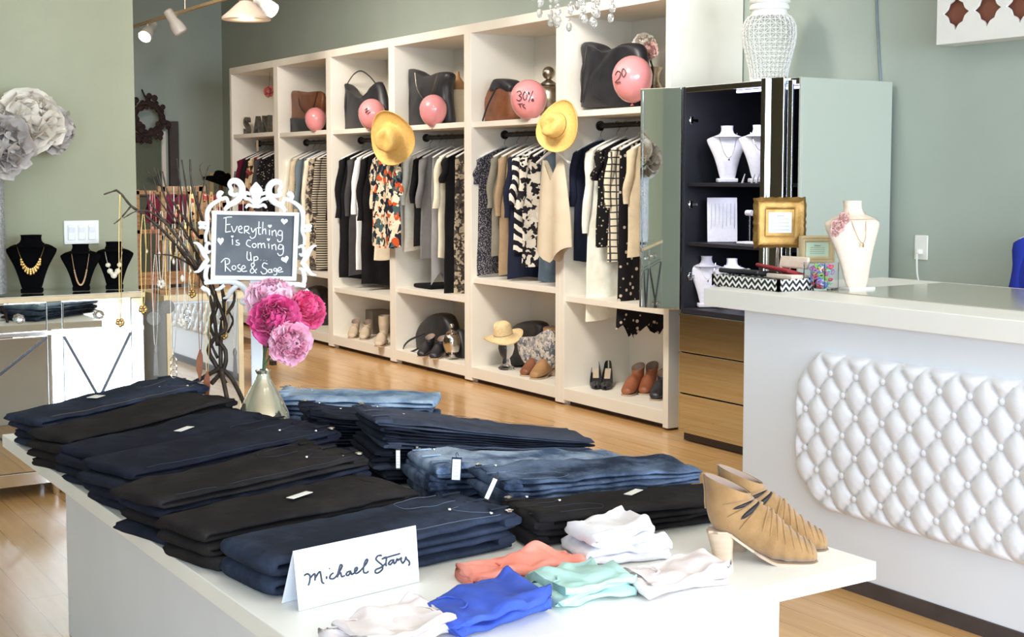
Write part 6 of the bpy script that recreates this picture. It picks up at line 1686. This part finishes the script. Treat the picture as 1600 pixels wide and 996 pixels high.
for pts in ([(345, 575, 0), (318, 590, .04), (292, 606, .08), (278, 630, .10)], [(345, 575, 0), (362, 592, .0), (380, 628, 0), (386, 655, .0)], [(345, 575, 0), (352, 610, -.05), (358, 640, -.08), (360, 655, -.1)]):
    q_ = [tp_(*a_) for a_ in pts]; e_ = q_[-1].copy(); e_.z = TZ + .006; q_.append(e_)
    MB().tube([Vector(a_) for a_ in catmull([tuple(a_) for a_ in q_], 5)], .0075, 8).build('leg', M['branch'], r, world=True, auto=0)
def hung(px, y0, y1, dy, mat, pend, lab, w=5):
    a_ = tp_(px, y0, dy); b_ = tp_(px, y1, dy)
    r = thing('necklace', lab + ' hanging on the twig tree', 'necklace', tuple(b_), 0, 'necklaces on the twig tree')
    ww = w / F_PX * 4.3
    u_ = _rt * ww
    pts = catmull([tuple(a_ - u_ * .25), tuple(a_ + (b_ - a_) * .3 - u_), tuple(a_ + (b_ - a_) * .8 - u_ * .7), tuple(b_), tuple(a_ + (b_ - a_) * .8 + u_ * .7), tuple(a_ + (b_ - a_) * .3 + u_), tuple(a_ + u_ * .25)], 6)
    MB().tube([Vector(p) for p in pts], .0012, 5).build('chain', mat, r, world=True)
    bd = MB()
    if pend == 'tassel':
        for k in range(7): bd.tube([b_ + _rt * (.001 * (k - 3)), b_ + _rt * (.0022 * (k - 3)) - Vector((0, 0, .085))], .0014, 5)
        bd.lathe([(.006, -.012), (.007, 0), (.003, .012)], b_, 10).build('tassel', M['greyleather'], r, world=True)
    elif pend == 'feather':
        o_ = [(-.002, .02), (-.012, -.01), (-.013, -.045), (-.003, -.085), (.004, -.06), (.009, -.03), (.008, 0), (.002, .02)]
        bd.prism(o_, lambda u, v, w_: b_ + _rt * u + Vector((0, 0, v)) + Cn * w_, .002).build('leather_feather', M['rust'], r, world=True)
    elif pend == 'disc':
        bd.lathe([(.022, -.001), (.022, .001), (.004, .002)], b_ - Vector((0, 0, .02)), 18, axis_rot(Cn)).build('disc', M['greyleather'], r, world=True)
    elif pend == 'loops':
        for k in range(3): bd.tube([b_ - Vector((0, 0, .02 + .02 * k)) + _rt * .010 * math.cos(t) + Vector((0, 0, .014 * math.sin(t))) for t in [2 * PI * j / 12 for j in range(12)]], .0012, 5, closed=True)
        bd.build('loops', M['chrome'], r, world=True)
    else:
        for k in range(6): bd.ball(b_ + _rt * .008 * math.cos(k * 2.4) + Vector((0, 0, -.008 + .009 * math.sin(k * 2.4))) + Cn * .003, .0065, 8, 6)
        bd.build('bead_cluster', mat, r, world=True)
ivs = jm[3]
for a_ in ((188, 304, 500, -.03, M['gold'], 'beads', 'thin long gold chain at the far left', 2), (243, 398, 545, -.04, M['antique'], 'tassel', 'grey tassel necklace', 4), (240, 300, 488, .03, jm[2], 'disc', 'grey disc necklace', 4),
           (271, 350, 555, -.02, M['antique'], 'loops', 'silver hoop necklace', 5), (283, 360, 500, .0, ivs, 'beads', 'ivory bead necklace', 6), (300, 290, 455, .04, M['gold'], 'beads', 'short gold bead necklace', 5),
           (313, 405, 556, -.03, M['brown'], 'feather', 'tan leather feather necklace', 3), (324, 440, 590, -.05, M['gold'], 'feather', 'darker leather feather necklace', 3), (367, 430, 550, .03, M['antique'], 'tassel', 'grey suede tassel necklace under the chalkboard', 3),
           (224, 335, 480, -.03, M['gold'], 'beads', 'gold chain with bead pendant nearest the partition', 4), (262, 350, 470, .02, M['gold'], 'disc', 'gold chain with round disc', 4), (330, 300, 420, .05, M['gold'], 'beads', 'gold bead chain behind the scroll frame', 4),
           (252, 330, 440, .05, ivs, 'beads', 'ivory cluster necklace high on the left', 4), (292, 375, 480, .02, M['antique'], 'loops', 'small silver hoop chain', 4), (350, 450, 520, .0, M['gold'], 'beads', 'gold chain just below the scroll frame', 3), (278, 320, 395, .06, M['gold'], 'beads', 'short gold cluster necklace at mid height', 4)):
    hung(*a_)
